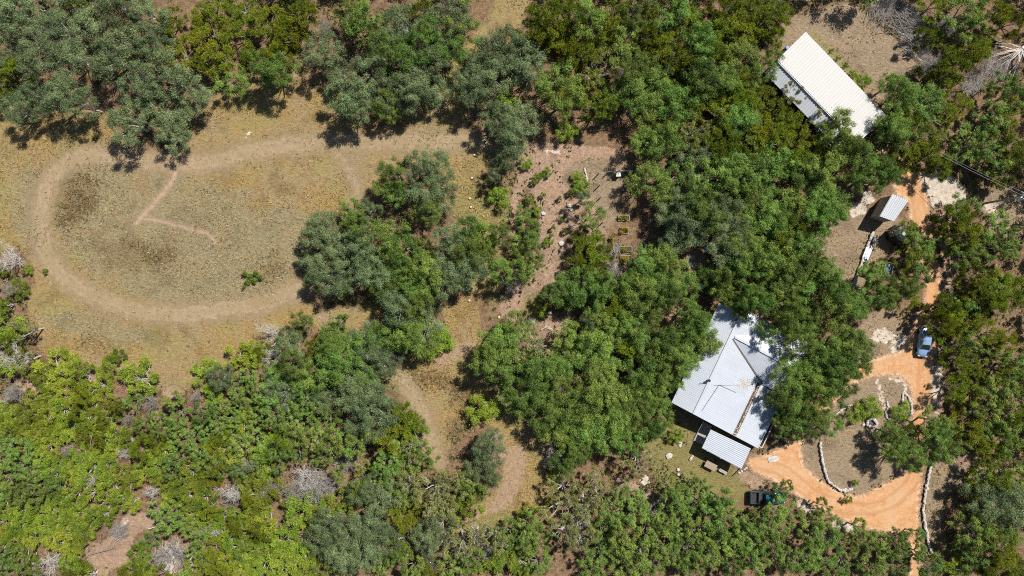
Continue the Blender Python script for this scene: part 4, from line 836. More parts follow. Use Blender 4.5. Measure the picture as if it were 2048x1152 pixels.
# ------------------------------------------------------------------ trees and shrubs
TREES = {
'L': """255 245 48;330 225 55;385 190 40;345 272 36;270 170 50;330 150 50;70 190 40;120 190 42;30 215 36;160 205 36;80 130 48;150 120 45;210 110 50;60 75 46;120 60 45;185 50 48;250 70 48;300 80 42;20 60 40;20 15 40;90 12 45;235 12 45;290 25 42;
640 100 45;690 190 50;712 216 36;740 145 46;770 180 45;805 45 48;895 40 50;865 120 48;845 168 45;872 176 40;818 145 40;822 186 38;678 140 40;978 110 45;1005 88 50;945 160 45;942 182 35;985 148 46;995 230 36;1012 248 45;1022 292 28;1044 117 50;1057 143 36;1044 240 42;1030 275 38;1010 322 28;985 352 18;
1394 327 42;437 754 30;739 419 26;645 457 40;632 467 36;632 517 38;655 549 42;679 562 36;712 514 42;742 541 40;679 497 38;719 484 36;902 474 36;905 531 46;932 544 42;889 562 40;835 340 40;870 332 38;888 370 36;845 388 40;880 408 34;779 597 30;799 614 42;865 601 28;812 637 36;852 651 38;725 684 36;779 715 40;745 719 40;579 694 32;572 674 22;
1167 394 18;1184 637 26;1356 410 44 .8;1350 440 42 .8;1380 440 46;1370 467 46;1352 472 36 .8;1444 424 45;1447 450 42;1467 477 42;1457 504 45;
562 785 38;652 791 38;712 785 45;745 818 48;729 801 45;759 841 45;725 845 42;719 986 30;745 975 34;772 995 40;659 1051 42;645 1085 40;685 1112 45;732 1105 45;765 1082 42;699 1066 45;739 1055 45;879 1058 34;852 1081 34;979 908 38;959 935 36;972 953 34;985 878 24;1976 1001 45;2009 1008 45;2032 1015 40;10 110 40""",
'G': """460 160 38;530 130 44;557 135 42;725 35 45;752 70 48;700 14 38;922 55 40;830 95 48;785 110 45;895 95 42;772 213 35;852 70 40;1180 40 42;1270 20 40;1240 87 50;1117 160 48;1124 193 45;1277 133 45;1257 187 50;1297 173 50;1317 160 38;1324 33 45;1360 18 45;1374 97 45;1404 87 42;1490 117 45;1517 150 40;1390 120 42;1407 160 45;1444 153 42;1357 207 45;1307 253 45;1300 283 42;1334 283 40;1474 233 42;1490 263 45;1297 360 45;1357 353 48;1417 353 45;1457 340 45;1490 353 45;1524 343 45;1549 112 26;
1680 256 40;1670 293 45;1703 293 40;1552 323 45;1620 340 45;1652 340 45;1690 323 45;1722 318 42;1762 338 38;1778 348 28;1742 358 38;1786 170 32;1802 190 38;1830 197 40;1852 213 45;1786 247 42;1802 267 45;1779 267 38;1930 23 50;1950 43 40;1986 173 22;2013 157 25;2033 187 38;1970 247 40;1996 233 42;1953 283 48;1983 293 48;1936 293 38;2003 327 42;
702 427 35;725 457 40;785 474 45;629 561 25;805 494 40;792 531 38;822 541 42;859 557 42;845 534 38;822 569 36;759 564 36;792 574 30;849 494 24;935 464 35;942 511 42;972 517 25;790 345 38;790 388 30;765 372 25;850 423 35;832 614 40;845 677 42;812 674 42;769 677 42;739 677 36;665 671 38;675 647 20;655 694 35;699 704 42;669 704 42;602 644 26;662 741 42;695 747 40;725 757 40;589 731 35;595 751 38;622 751 35;545 754 30;
1041 490 30;1065 480 20;1044 427 20;1057 461 26;1041 534 38;1064 511 32;1005 544 30;1000 470 28;992 691 46;979 717 45;1005 674 40;1012 734 50;992 744 42;
1184 428 30;1167 571 45;1134 584 40;1204 571 42;1224 571 36;1184 597 40;1107 590 28;1290 527 40;1317 524 40;1277 544 36;1337 530 30;1362 555 38;1382 571 30;1317 571 42;1284 584 42;1300 597 42;1264 597 42;1334 597 36;1210 644 42;1250 637 42;1290 637 42;1204 671 42;1240 667 40;1277 661 38;1164 684 42;1137 674 35;1190 701 45;1157 721 45;1230 704 40;1297 717 45;1324 684 40;1374 677 45;1388 640 40;1376 622 28;1400 655 36;1408 684 38;1384 704 42;1350 710 42;1368 726 32;1324 744 40;1284 747 42;1210 744 42;1338 756 36;1044 724 42;1090 734 42;1124 744 42;1130 717 38;1034 651 34;
1332 402 36 .8;1384 404 42;1417 420 45;1467 404 45;1507 404 40;1524 434 42;1480 494 40;1507 467 42;1517 517 42;1470 524 38;1430 552 36;1457 557 36;1490 544 40;1517 557 40;1440 575 26;1497 569 36;1516 606 34 1.6;1494 596 30 1.65;1577 636 34 1.6;1478 606 22 1.5;1594 690 34 1.55;1568 750 32 1.45;1556 800 28 1.5;1482 628 22 1.4;1536 664 24 1.65;1452 588 24 1.4;
1562 404 45;1596 414 45;1636 404 45;1669 404 42;1646 434 42;1676 429 28;1556 444 42;1579 451 42;1639 462 30;1582 477 40;1612 487 36;1556 517 45;1596 511 45;1619 517 38;1646 544 40;1609 544 45;1569 544 42;1664 571 40;1636 577 45;1596 577 42;1556 571 42;1669 601 42;1700 607 36;1720 614 24;1696 590 26;1619 611 42;1569 611 42;1649 631 38;1592 637 38;1612 651 38;1592 655 34;1690 676 38;1708 685 34;1728 702 26;1686 704 40;1714 721 38;1680 731 42;1646 704 38;1642 731 40;1616 727 40;1726 738 22;1700 740 26;1669 753 35;1616 755 42;1604 735 34;
1836 494 32;1852 494 24;1742 550 34;1769 564 30;1776 594 28;1749 590 30;1809 571 28;1846 553 26;1932 414 35;1990 450 38;2016 470 38;1926 507 35;1962 491 38;1990 494 35;2026 500 30;1986 571 42;1936 611 35;1949 690 32;1992 704 22;2036 734 42;
1057 788 45;1034 801 40;1090 801 45;1084 835 42;1124 788 45;1130 821 45;1114 855 40;1157 851 45;1167 801 45;1210 788 45;1210 825 45;1244 801 42;1237 841 45;1270 788 42;1277 811 40;1270 851 42;1307 788 36;1317 811 34;1322 841 30;1300 861 32;1184 871 45;1164 898 35;1137 885 35;1224 875 42;1257 885 36;1140 916 32;1127 933 34;
1576 798 38;1596 788 42;1580 830 38;1566 853 28;1602 825 42;1636 788 38;1669 788 36;1694 781 22;1639 828 30;1629 851 28;1667 848 28;1596 851 35;1588 868 16;1870 845 34;1956 818 25;1780 868 30;1798 880 34;1787 908 26;1822 910 34;1836 928 20;1880 866 38;1890 900 32;1862 908 26;1996 785 40;2036 791 40;2012 851 40;2029 875 42;1979 861 35;2016 941 42;2029 968 40;""",
'J': """30 130 35;160 5 40;345 40 40;355 100 42;410 60 48;440 110 50;400 120 35;470 60 45;415 15 45;480 15 42;500 118 30;530 40 45;545 112 44;560 60 40;600 30 40;590 15 45;570 65 45;845 18 42;1090 30 50;1067 60 40;1134 20 48;1107 67 45;1147 63 45;1230 20 45;1210 57 42;1140 110 40;1174 100 45;1154 160 45;1200 207 46;1190 167 40;1300 47 40;1384 40 45;1417 13 40;1454 13 40;1490 20 45;1517 20 45;1300 70 40;1337 73 45;1434 60 45;1467 50 45;1497 53 45;1430 110 40;1457 97 42;1545 30 44;1314 103 38;1357 130 45;1344 167 40;1374 187 45;1417 187 42;1457 180 42;1490 187 42;1522 180 38;1484 157 35;1340 240 42;1374 230 40;1384 283 40;1440 227 45;1507 220 42;1447 267 45;1517 260 42;1424 300 40;1470 300 45;1507 300 42;1556 27 42;1550 60 34;
1552 213 38;1580 243 40;1550 255 42;1549 277 45;1602 285 42;1630 300 42;1586 317 45;1886 233 40;1830 260 45;1846 310 40;1870 300 35;1819 313 36;1870 10 36;1856 65 26;1876 70 26;1906 127 48;1936 113 40;1962 93 40;1889 153 40;1983 77 25;2003 18 42;2030 42 36;1926 210 32;2030 227 45;2022 290 48;2030 333 42;1894 330 30;
20 684 30;625 694 25;522 707 25;1184 501 40;1164 484 30;1190 484 28;1210 512 28;1157 524 30;1184 544 40;1237 614 38;1264 701 40;1490 430 42;1609 451 42;1556 484 42;1819 465 28;1819 514 32;1856 517 22;1824 574 26;1824 596 24;1919 434 40;1902 450 30;1962 457 40;1936 470 42;1909 491 32;1966 557 38;2016 571 42;1946 584 38;2002 597 42;1969 611 40;1896 611 36;1919 631 38;1908 645 34;1942 644 38;2036 584 40;1992 671 38;2019 684 30;1919 694 38;1922 724 35;1956 734 30;2002 737 38;
805 835 38;795 861 38;825 851 30;779 878 42;725 968 35;795 1021 40;819 1041 38;855 1140 32;562 875 35;1922 781 35;1949 788 35;2029 828 42;1936 865 45;1966 881 42;2006 891 35;1992 961 42;1952 981 25;2016 1111 42;2029 1138 40;1989 1135 35;1762 531 20;1856 857 16;1820 860 22;1893 652 30 1.6;1882 626 24 1.5""",
'P': """1197 133 44;1390 260 42;1856 277 40;47 660 26;1067 541 28;1044 684 42;1067 701 42;1107 701 38;822 981 38;845 968 38;865 981 44;885 968 44;892 1001 42;872 1015 38;885 1088 38;919 1088 38;952 1075 38;992 1081 40;932 965 32;825 899 30;732 941 28;1274 918 34;1297 911 30;1284 935 24;1124 975 35;1190 975 38;1210 995 32;1170 1001 40;1124 1021 38;1157 1041 40;1184 1028 38;1134 1068 38;1164 1081 38;1830 197 34;1507 283 34;40 718 26;1586 186 26;1612 192 20;1646 248 28;1680 232 20;1800 458 18""",
'S': """532 795 38;605 795 42;545 835 38;592 835 42;629 808 40;652 835 38;829 878 36;719 888 40;699 878 38;672 878 42;655 901 35;629 878 38;595 868 35;555 915 38;589 911 30;639 921 25;679 948 22;785 911 42;772 935 42;812 915 42;852 916 30;752 955 35;802 988 40;789 1121 35;825 1135 38;765 1142 30;652 1135 35;905 1138 38;939 1121 40;1012 1068 34;952 975 35;932 968 30;
1057 1061 38;1044 1085 38;1074 1088 35;1074 1128 40;1230 1035 42;1217 1055 38;1250 1068 38;1270 1021 38;1284 1006 25;1257 988 30;1304 1061 38;1324 1051 30;1200 1101 42;1230 1111 42;1190 1131 40;1257 1128 40;1290 1108 42;1310 1135 40;1324 1088 38;1344 981 34;1357 1001 35;1370 1028 38;1344 1028 30;1384 966 24;1407 973 22;1400 1008 32;1424 1021 38;1440 1001 36;1460 1015 28;1397 1068 38;1424 1058 38;1450 1055 36;1457 1088 38;1424 1095 40;1380 1101 38;1350 1115 38;1357 1068 30;1417 1121 38;1384 1138 35;1490 1068 38;1517 1085 40;1504 1048 22;1490 1108 35;1470 1138 30;1514 1128 38;1512 1026 12;
1568 983 26;1556 1021 34;1582 1035 32;1549 1061 38;1649 1018 22;1632 1048 34;1654 1053 32;1659 1078 38;1632 1078 35;1556 1101 40;1586 1118 40;1619 1118 40;1652 1121 38;1722 1063 26;1702 1080 24;1736 1090 28;1766 1083 28;1802 1083 30;1762 1107 30;1836 1073 24;1750 1135 38;1782 1138 38;1808 1107 24;1696 1128 38;1862 1131 40;1846 1113 22;1936 1048 38;1962 1061 42;1949 1088 40;2002 1061 38;2032 1068 38;1986 1101 38;1956 1121 40;1969 955 24;1919 881 30;1578 968 10""",
'Y': """10 165 28;0 195 26;37 577 22;13 611 18;20 734 30;113 744 46;160 750 34;220 734 26;233 714 18;273 757 42;410 747 34;477 717 34;507 707 28;80 748 26;200 775 30;532 895 32;912 988 36;945 1001 34;905 1035 20;805 1085 34;612 1021 42;645 1015 32;685 1008 34;622 1045 28;525 995 35;532 1035 38;579 1088 42;605 1075 35;532 1118 40;572 1128 42;612 1118 38;979 1121 40;1009 1128 38;1040 1121 40;1912 1141 30;1110 951 18;1713 826 22;1350 871 18;1060 1025 24;560 985 26;540 945 22;1695 1000 10;5 540 14""",
'B': """13 657 36;965 818 32;1134 262 22;1012 200 28;1155 357 15;1164 374 17;1743 816 25;1803 821 20;1726 165 17;875 684 34;682 584 16;1097 484 10;1084 617 17;959 481 34;1000 395 24;692 634 7;90 542 6;55 540 11;1300 560 20;1050 326 14;1060 398 10;1068 362 8;1094 344 10;1074 420 11;1066 446 9;1102 472 6;1125 440 5;1106 455 5;1130 462 5;1120 396 5;1086 390 6;1142 384 7;1078 352 9;1100 1000 10;1710 965 7;1690 132 7;1706 149 9;1662 102 5;1676 117 5;490 546 6;501 552 6;513 546 6;496 563 6;509 561 6;521 554 5;488 573 4""",
}
THICKET_GAPS = [(215, 1100, 42), (250, 1060, 24), (340, 1108, 30), (300, 800, 16), (28, 792, 22), (185, 770, 14), (135, 905, 10), (250, 835, 12), (305, 985, 14), (455, 985, 24), (100, 1130, 22), (245, 910, 10), (390, 790, 16), (280, 1045, 18)]
rs = np.random.default_rng(11)
def parse(s):
    return [tuple(float(x) for x in t.split()) for t in s.replace("\n", "").split(";") if t.strip()]
trees = [('S' if k == 'G' and t[0] > 1905 else k, *t) for k, s in TREES.items() for t in parse(s)]
# the low thicket below the meadow: spaced by dart throwing
def in_poly(x, y, poly):
    c = False; j = len(poly) - 1
    for i in range(len(poly)):
        xi, yi = poly[i]; xj, yj = poly[j]
        if (yi > y) != (yj > y) and x < (xj - xi) * (y - yi) / (yj - yi) + xi: c = not c
        j = i
    return c
TH = [(-5, 770), (60, 785), (110, 775), (200, 800), (280, 800), (340, 792), (390, 775), (440, 785), (500, 750), (525, 790), (520, 1010), (520, 1155), (-5, 1155)]
pts = []
for _ in range(16000):
    x, y = rs.uniform(-5, 525), rs.uniform(745, 1155); r = rs.uniform(22, 33)
    if not in_poly(x, y, TH) or any((x - a) ** 2 + (y - b) ** 2 < (r * .75 + c) ** 2 for a, b, c in THICKET_GAPS): continue
    if any((x - a) ** 2 + (y - b) ** 2 < (.46 * (r + c)) ** 2 for a, b, c in pts): continue
    pts.append((x, y, r))
for x, y, r in pts:
    g = math.sin(x * .021 + 1) + math.cos(y * .027 - x * .011)
    east = x > 330 and y < 960
    k = 'S' if (east and rs.random() < .6) or g > .95 else ('J' if rs.random() < .08 else 'Y')
    trees.append((k, x, y, r))

# -------- geometry of crowns
def leaf_cloud(rng, cen, rad, n, size, aspect, squash, shell, up, rnd, spike=0.0):
    w = rad ** 2; idx = rng.choice(len(cen), n, p=w / w.sum())
    d = rng.normal(size=(n, 3)); d /= np.linalg.norm(d, axis=1)[:, None]
    lowm = d[:, 2] < -.3; d[lowm, 2] *= -1
    q = shell + (1 - shell) * rng.random(n) ** .7
    q = np.where(rng.random(n) < .28, q * rng.uniform(1.0, 1.7, n), q)
    wob = 1 + .34 * np.sin(5 * d[:, 0] + idx) * np.cos(4 * d[:, 1] + 2 * idx) + .2 * np.sin(9 * d[:, 2] + 3 * idx)
    off = d * (rad[idx] * q * wob)[:, None] * np.array([1, 1, squash])
    # each lump is drawn out along its own bough and across it at random
    ax = cen + rng.normal(size=cen.shape) * rad[:, None] * 2; ax[:, 2] *= .3; ax /= np.linalg.norm(ax, axis=1)[:, None] + 1e-9
    st = rng.uniform(-.25, .75, len(cen)); off = off + ax[idx] * ((off * ax[idx]).sum(1) * st[idx])[:, None]
    p = cen[idx] + off
    nr = d * .9 + np.array([0, 0, up]) + rng.normal(size=(n, 3)) * rnd; nr /= np.linalg.norm(nr, axis=1)[:, None]
    t = np.cross(nr, rng.normal(size=(n, 3))); t /= np.linalg.norm(t, axis=1)[:, None] + 1e-9
    if spike:
        h = d * np.array([1, 1, .5]); t = t * (1 - spike) + h * spike; t /= np.linalg.norm(t, axis=1)[:, None] + 1e-9
        nr = nr - t * (nr * t).sum(1)[:, None]; nr /= np.linalg.norm(nr, axis=1)[:, None] + 1e-9
    b = np.cross(nr, t)
    L = size * rng.uniform(.6, 1.4, n)[:, None]; Wd = L * aspect
    V = np.stack([p - t * L * .5, p + b * Wd * .5 + nr * L * .08, p + t * L * .5, p - b * Wd * .5 + nr * L * .08], 1)
    lt = rng.random(len(cen))
    tint = np.clip(.45 * lt[idx] + .5 * rng.random(n) + .15 * (p[:, 2] > np.median(p[:, 2])) * 0 + .1, 0, 1)
    return V.reshape(-1, 3), np.arange(4 * n).reshape(-1, 4), tint

def crown_lumps(rng, R, style):
    """Lump centres and radii of a crown of radius R standing on z = 0: boughs, each a cluster of leafy lumps with gaps between."""
    # boughs, lumps per bough, dome height, crown base, lump radius range, flatness, bough spread, height jitter
    nb, nl, hz, z0, fr, flat, sp, hj = {
        'oak': (9, 7, 2.9, 2.4, (.11, .21), .85, .19, 1.3), 'green': (9, 7, 3.2, 1.9, (.09, .19), .9, .18, 1.7), 'scrub': (8, 5, 2.0, 1.8, (.08, .17), .85, .17, 1.2),
        'juniper': (10, 7, 3.8, 1.0, (.07, .15), 1.1, .15, 1.7), 'low': (9, 6, 1.6, .5, (.08, .17), 1.0, .16, 1.0), 'pale': (7, 4, 2.2, 2.6, (.08, .16), .8, .22, .9), 'bush': (9, 6, 1.1, .5, (.13, .24), .9, .18, .3)}[style]
    ph = rng.uniform(0, 6.28, 3); c = []; r = []; B = []
    for k in range(400):
        if len(B) >= nb: break
        a = rng.uniform(0, 6.283); q = R * math.sqrt(rng.random()) * .86
        q *= 1 + .12 * math.sin(2 * a + ph[0]) + .13 * math.sin(3 * a + ph[1])
        x, y = q * math.cos(a), q * math.sin(a)
        if any((x - u) ** 2 + (y - v) ** 2 < (R * (.44 if k < 250 else .3)) ** 2 for u, v, _ in B): continue
        dome = math.sqrt(max(0, 1 - (q / (R * 1.1)) ** 2)) if style != 'juniper' else max(0, 1 - q / (1.12 * R)) ** .75
        B.append((x, y, z0 + hz * dome + rng.uniform(-hj, hj) * .6))
    for x, y, z in B:
        for _ in range(nl + int(rng.integers(-1, 2))):
            rr = R * rng.uniform(*fr); o = rng.normal(size=3) * R * sp * np.array([.8, .8, .45])
            p = np.array([x, y, z]) + o; d = math.hypot(p[0], p[1])
            if d > R * 1.02 - rr * .6: p[:2] *= (R * 1.02 - rr * .6) / d
            p[2] = max(rr * .7 + .1, p[2]); c.append(p); r.append(rr)
    return np.array(c), np.array(r), flat

def make_tree_meshes(style, R, leaves, size, aspect, mat, bark, seed, shell=.6, up=.35, rnd=.5, twigs=14, spike=0.0):
    rng = np.random.default_rng(seed)
    cen, rad, flat = crown_lumps(rng, R, style)
    V, F, T = leaf_cloud(rng, cen, rad, leaves, size, aspect, flat, shell, up, rnd, spike)
    V[:, 2] = np.maximum(V[:, 2], .06)
    crown = np_mesh("crown", V, F, mat, {"tint": T})
    mb = MB(); top = cen[:, 2].mean(); base_r = .055 * R ** .9 + .03
    fork = Vector((rng.normal() * .25, rng.normal() * .25, max(.35, top * .38)))
    if style in ('low', 'bush'): fork.z = .3
    mb.tube([(0, 0, -.1), (fork.x * .3, fork.y * .3, fork.z * .5), fork], [base_r * 1.35, base_r * 1.05, base_r], 7, False)
    order = rng.permutation(len(cen))[: 9 if style != 'juniper' else 6]
    for i in order:
        e = Vector(cen[i]); mid = fork.lerp(e, .5) + Vector((rng.normal() * .25, rng.normal() * .25, rng.uniform(-.1, .45)))
        mb.tube([fork, fork.lerp(mid, .5) + Vector((0, 0, .1)), mid, e], [base_r * .6, base_r * .45, base_r * .32, base_r * .12], 5, False)
        for _ in range(2):
            s = mid.lerp(e, rng.uniform(.1, .9)); d = Vector((rng.normal(), rng.normal(), rng.uniform(.2, 1.1))).normalized()
            mb.tube([s, s + d * R * .12, s + d * R * .2 + Vector((0, 0, .1))], [base_r * .2, base_r * .14, base_r * .05], 4, False)
    for _ in range(twigs):
        i = order[int(rng.integers(len(order)))]; s = Vector(cen[i]); d = Vector((rng.normal(), rng.normal(), rng.uniform(.3, 1.4))).normalized()
        L = rad[i] * rng.uniform(.95, 1.25); k = d.orthogonal().normalized() * L * .18
        mb.tube([s, s + d * L * .6 + k, s + d * L], [base_r * .17, base_r * .12, base_r * .05], 4, False)
    trunk = py_mesh("trunk", mb.v, mb.f, bark)
    return crown, trunk, R

bark = simple("grey_bark", (.27, .235, .205), .9, var=.35, scale=5)
pale_bark = simple("weathered_wood", (.47, .44, .42), .9, var=.3, scale=5)
F_L = foliage("live_oak_leaves", (.034, .066, .024), (.25, .325, .14), .014, .28, .14, rough=.5, spec=.3)
F_G = foliage("oak_leaves", (.022, .066, .010), (.245, .385, .076), .026, .36, .18, spec=.22, rough=.5)
F_J = foliage("juniper_leaves", (.028, .054, .004), (.25, .315, .022), .024, .34, .15, spec=.2)
F_Y = foliage("low_juniper_leaves", (.042, .088, .008), (.34, .45, .052), .028, .32, .18, spec=.2)
F_P = foliage("thin_leaves", (.12, .14, .03), (.38, .40, .14), .02, .2, .3, spec=.2)
F_S = foliage("scrub_oak_leaves", (.032, .080, .012), (.27, .41, .085), .026, .32, .2, spec=.22)
F_B = foliage("bright_leaves", (.06, .13, .010), (.29, .42, .045), .015, .2, .25, spec=.2)

KIND = {   # key: (variants, thing name, category, style, R, leaves, leaf size, aspect, material, bark, group)
 'L': (5, "live_oak", "tree", 'oak', 3.4, 15000, .165, .42, F_L, pale_bark, "live oaks"),
 'G': (6, "oak_tree", "tree", 'green', 3.2, 14000, .148, .48, F_G, bark, "green oaks"),
 'J': (5, "juniper_tree", "tree", 'juniper', 3.1, 14000, .17, .32, F_J, bark, "tall junipers"),
 'P': (4, "thinning_oak", "tree", 'pale', 3.0, 5000, .135, .6, F_P, pale_bark, "thinning oaks"),
 'S': (5, "scrub_oak", "tree", 'scrub', 2.9, 9000, .142, .52, F_S, bark, "scrub oaks"),
 'Y': (6, "juniper_bush", "bush", 'low', 2.3, 10500, .145, .36, F_Y, pale_bark, "low junipers"),
 'B': (3, "leafy_bush", "bush", 'bush', 1.8, 6000, .13, .55, F_B, bark, "leafy bushes"),
}
HEIGHT = {'L': 4.9, 'G': 4.6, 'J': 4.0, 'P': 4.4, 'S': 3.9, 'Y': 1.7, 'B': 1.3}   # where the crown outline is widest
LOOK = {'L': ["pale grey-green live oak", "deep blue-green live oak"], 'G': ["mid-green oak", "dark green oak"], 'J': ["olive green juniper", "dark olive juniper"],
        'P': ["thin yellowish oak", "thin pale-leaved oak"], 'S': ["light green scrub oak", "dark green scrub oak"],
        'Y': ["low yellow-green juniper bush", "low bright green juniper bush"], 'B': ["dense bright green bush", "dense green leafy bush"]}
PLACES = [(200, 120, "above the looped meadow"), (740, 130, "in the woods above the mown track"), (990, 180, "beside the grassy lane"), (1300, 150, "in the woods between lane and barn"),
 (1600, 330, "in the woods below the white barn"), (1820, 240, "by the barn's far corner"), (1930, 110, "among the brush piles"), (1980, 270, "above the power line"),
 (1960, 460, "past the power pole"), (1800, 550, "near the black water tank"), (1640, 550, "between the house and the yard"), (1450, 480, "in the woods above the house"),
 (1290, 680, "in the grove beside the house"), (1180, 520, "in the garden clearing"), (1050, 470, "along the bare footpath"), (1000, 720, "beside the middle lane"),
 (830, 370, "in the oak clump near the meadow"), (700, 500, "in the oak clump beside the meadow"), (880, 540, "in the oak clump beside the meadow"), (720, 690, "in the grove below the meadow"), (30, 640, "at the meadow's outer edge"), (150, 750, "at the meadow's lower edge"),
 (250, 950, "in the low thicket below the meadow"), (450, 950, "in the low thicket below the meadow"), (650, 850, "in the woods below the meadow"), (640, 1060, "in the woods beyond the thicket"), (880, 1000, "beside the lower lane"), (960, 930, "beside the lower lane"),
 (1180, 830, "in the grove beside the house"), (1200, 1020, "in the scrub below the grove"), (1400, 1050, "in the scrub below the house"), (1620, 1080, "below the gravel loop"), (1630, 800, "between house and gravel loop"),
 (1820, 880, "on the gravel loop's island"), (1960, 850, "beyond the gravel drive"), (1970, 1060, "beyond the long dry-stone wall"), (1960, 620, "beyond the white car")]
used_labels = set()
def where(x, y):
    return min(PLACES, key=lambda p: (p[0] - x) ** 2 + (p[1] - y) ** 2)[2]
ONES = "zero one two three four five six seven eight nine ten eleven twelve thirteen fourteen fifteen sixteen seventeen eighteen nineteen".split()
TENS = "x x twenty thirty forty fifty sixty seventy eighty ninety".split()
def say(v):
    v = int(max(0, min(99, round(v)))); return ONES[v] if v < 20 else TENS[v // 10] + ("-" + ONES[v % 10] if v % 10 else "")
def unique_label(base, x, y):
    for dx, dy in ((0, 0), (.4, 0), (-.4, 0), (0, .4), (0, -.4)):
        lab = f"{base}, {say(x / 20.48 + dx)} percent across, {say(y / 11.52 + dy)} down"
        if lab not in used_labels: break
    used_labels.add(lab); return lab

HAND = {(965, 818): "round bright green bush standing alone in the middle lane", (1134, 262): "round bright green bush in the shaded strip above the garden",
 (1743, 816): "bright green bush on the gravel island behind a stone edge", (1713, 826): "darker low bush beside the bright one on the gravel island",
 (1803, 821): "bright green bush inside the stone-edged bed by the drive", (1726, 165): "dense green bush at the white barn's long wall",
 (692, 634): "tiny yellow-green bush in the gap below the oak clump", (1184, 428): "round blue-green oak standing alone beside the garden fence",
 (602, 644): "round bushy oak at the meadow's lower end, apart from the grove", (37, 577): "bright green juniper bush at the meadow's outer edge beside grey brush",
 (13, 657): "bright green leafy bush on the photo's edge beside the meadow", (1084, 617): "small dark bush beside the white rock on the footpath"}

if True:
    protos = {}
    for k, (nv, nm, cat, style, R, lv, ls, asp, mat, bk, grp) in KIND.items():
        protos[k] = [make_tree_meshes(style, R, lv, ls, asp, mat, bk, 100 * ord(k) + i, twigs={'L': 16, 'P': 40, 'Y': 10}.get(k, 7),
                     shell={'P': .2, 'J': .45, 'Y': .5, 'S': .45}.get(k, .6), rnd={'P': .8, 'J': .65, 'Y': .6}.get(k, .5), spike={'J': .75, 'Y': .7, 'L': .35, 'G': .35}.get(k, .3)) for i in range(nv)]
    first = {}
    overflow = []
    cnt = {}
    for k in KIND:
        mine = [t for t in trees if t[0] == k]
        if len(mine) > 300:
            mine.sort(key=lambda t: -t[3]); overflow += mine[300:]; mine = mine[:300]
        cnt[k] = len(mine)
        nv, nm, cat, style, R, lv, ls, asp, mat, bk, grp = KIND[k]
        qs = sorted(t[3] for t in mine)
        for i, (_, x, y, r, *hf) in enumerate(mine):
            crown, trunk, R0 = protos[k][int(rs.integers(nv))]
            hz = HEIGHT[k]; sc_ = r * S / R0
            zs = (0.45 + 0.55 * sc_) * (hf[0] if hf else rs.uniform(.72, 1.28))
            hz *= zs
            p = P(x, y, hz); p.z = 0
            s = sc_ * (1 - hz / H) * (.90 if k in 'GJL' else .87 if k == 'S' else .96)
            root = empty(nm, p, rs.uniform(0, 6.283))
            a = link("crown", crown, root); b = link("trunk", trunk, root)
            s2 = s * rs.uniform(.92, 1.08)
            for o in (a, b): o.scale = (s, s2, zs)
            tone, lh = (float(rs.uniform(.55, 1)) if k == 'B' else float(rs.random())), float(rs.random()); a["tone"] = tone; a["leaf_hue"] = lh
            lab = HAND.get((int(x), int(y)))
            if lab is None:
                look = LOOK[k][0 if (lh < .5 if k in 'YP' else tone > .5) else 1]
                big = "broad " if r > qs[int(len(qs) * .85)] else ("small " if r < qs[int(len(qs) * .15)] and 'small' not in look else "")
                if len(f"{big}{look} {where(x, y)}".split()) > 11: big = ""
                while len(f"{look} {where(x, y)}".split()) > 10: look = look.split(" ", 1)[1]
                lab = unique_label(f"{big}{look} {where(x, y)}", x, y)
            else: used_labels.add(lab)
            tag(root, lab, cat, grp)
    print("TREES", cnt, "overflow", len(overflow))
    def joined(items, name, label=None):
        """Many crowns in one mesh (what cannot be counted: the woodland beyond the frame)."""
        for k in sorted({i[0] for i in items}):
            vs = []; fs = []; ts = []; o = 0
            for (_, x, y, r, *_h) in [i for i in items if i[0] == k]:
                crown, trunk, R0 = protos[k][int(rs.integers(len(protos[k])))]
                n = len(crown.vertices); v = np.empty(n * 3, np.float32); crown.vertices.foreach_get("co", v); v = v.reshape(-1, 4, 3)[::2]
                cq = v.mean(1, keepdims=True); v = ((v - cq) * 1.35 + cq).reshape(-1, 3)
                t = np.empty(len(crown.polygons), np.float32); crown.attributes["tint"].data.foreach_get("value", t); t = t[::2]
                s = r * S / R0; a = rs.uniform(0, 6.28); hz = HEIGHT[k]; p = P(x, y, hz); c, sn = math.cos(a), math.sin(a)
                w = np.stack([(v[:, 0] * c - v[:, 1] * sn) * s + p.x, (v[:, 0] * sn + v[:, 1] * c) * s + p.y, v[:, 2] * (.45 + .55 * s)], 1)
                vs.append(w); ts.append(t); o += 1
            V = np.concatenate(vs); me = np_mesh(name, V, np.arange(len(V)).reshape(-1, 4), KIND[k][8], {"tint": np.concatenate(ts)})
            ob = tag(link(name, me), label, "woodland" if label else None, kind='stuff'); ob["tone"] = .5; ob["leaf_hue"] = .5
    ring = []
    for _ in range(4000):
        x, y = rs.uniform(-190, 2240), rs.uniform(-190, 1340); r = rs.uniform(38, 56)
        if -r * .9 < x < 2048 + r * .9 and -r * .9 < y < 1152 + r * .9: continue
        if -100 < x < 0 and 200 < y < 500 or 1790 < x < 1860 and y > 1100 or 930 < x < 1060 and y < 0: continue
        if any((x - a[1]) ** 2 + (y - a[2]) ** 2 < (.8 * (r + a[3])) ** 2 for a in ring): continue
        ring.append((['L', 'J', 'G', 'J', 'S'][int(rs.integers(5))] if y < 700 or x > 1000 else ['Y', 'S', 'G'][int(rs.integers(3))], x, y, r))
    joined(ring, "woodland", "oak and juniper woods carrying on beyond the mapped trees")
    if overflow: joined(overflow, "woodland", "small crowns filling gaps in the woods")
garden_extras()
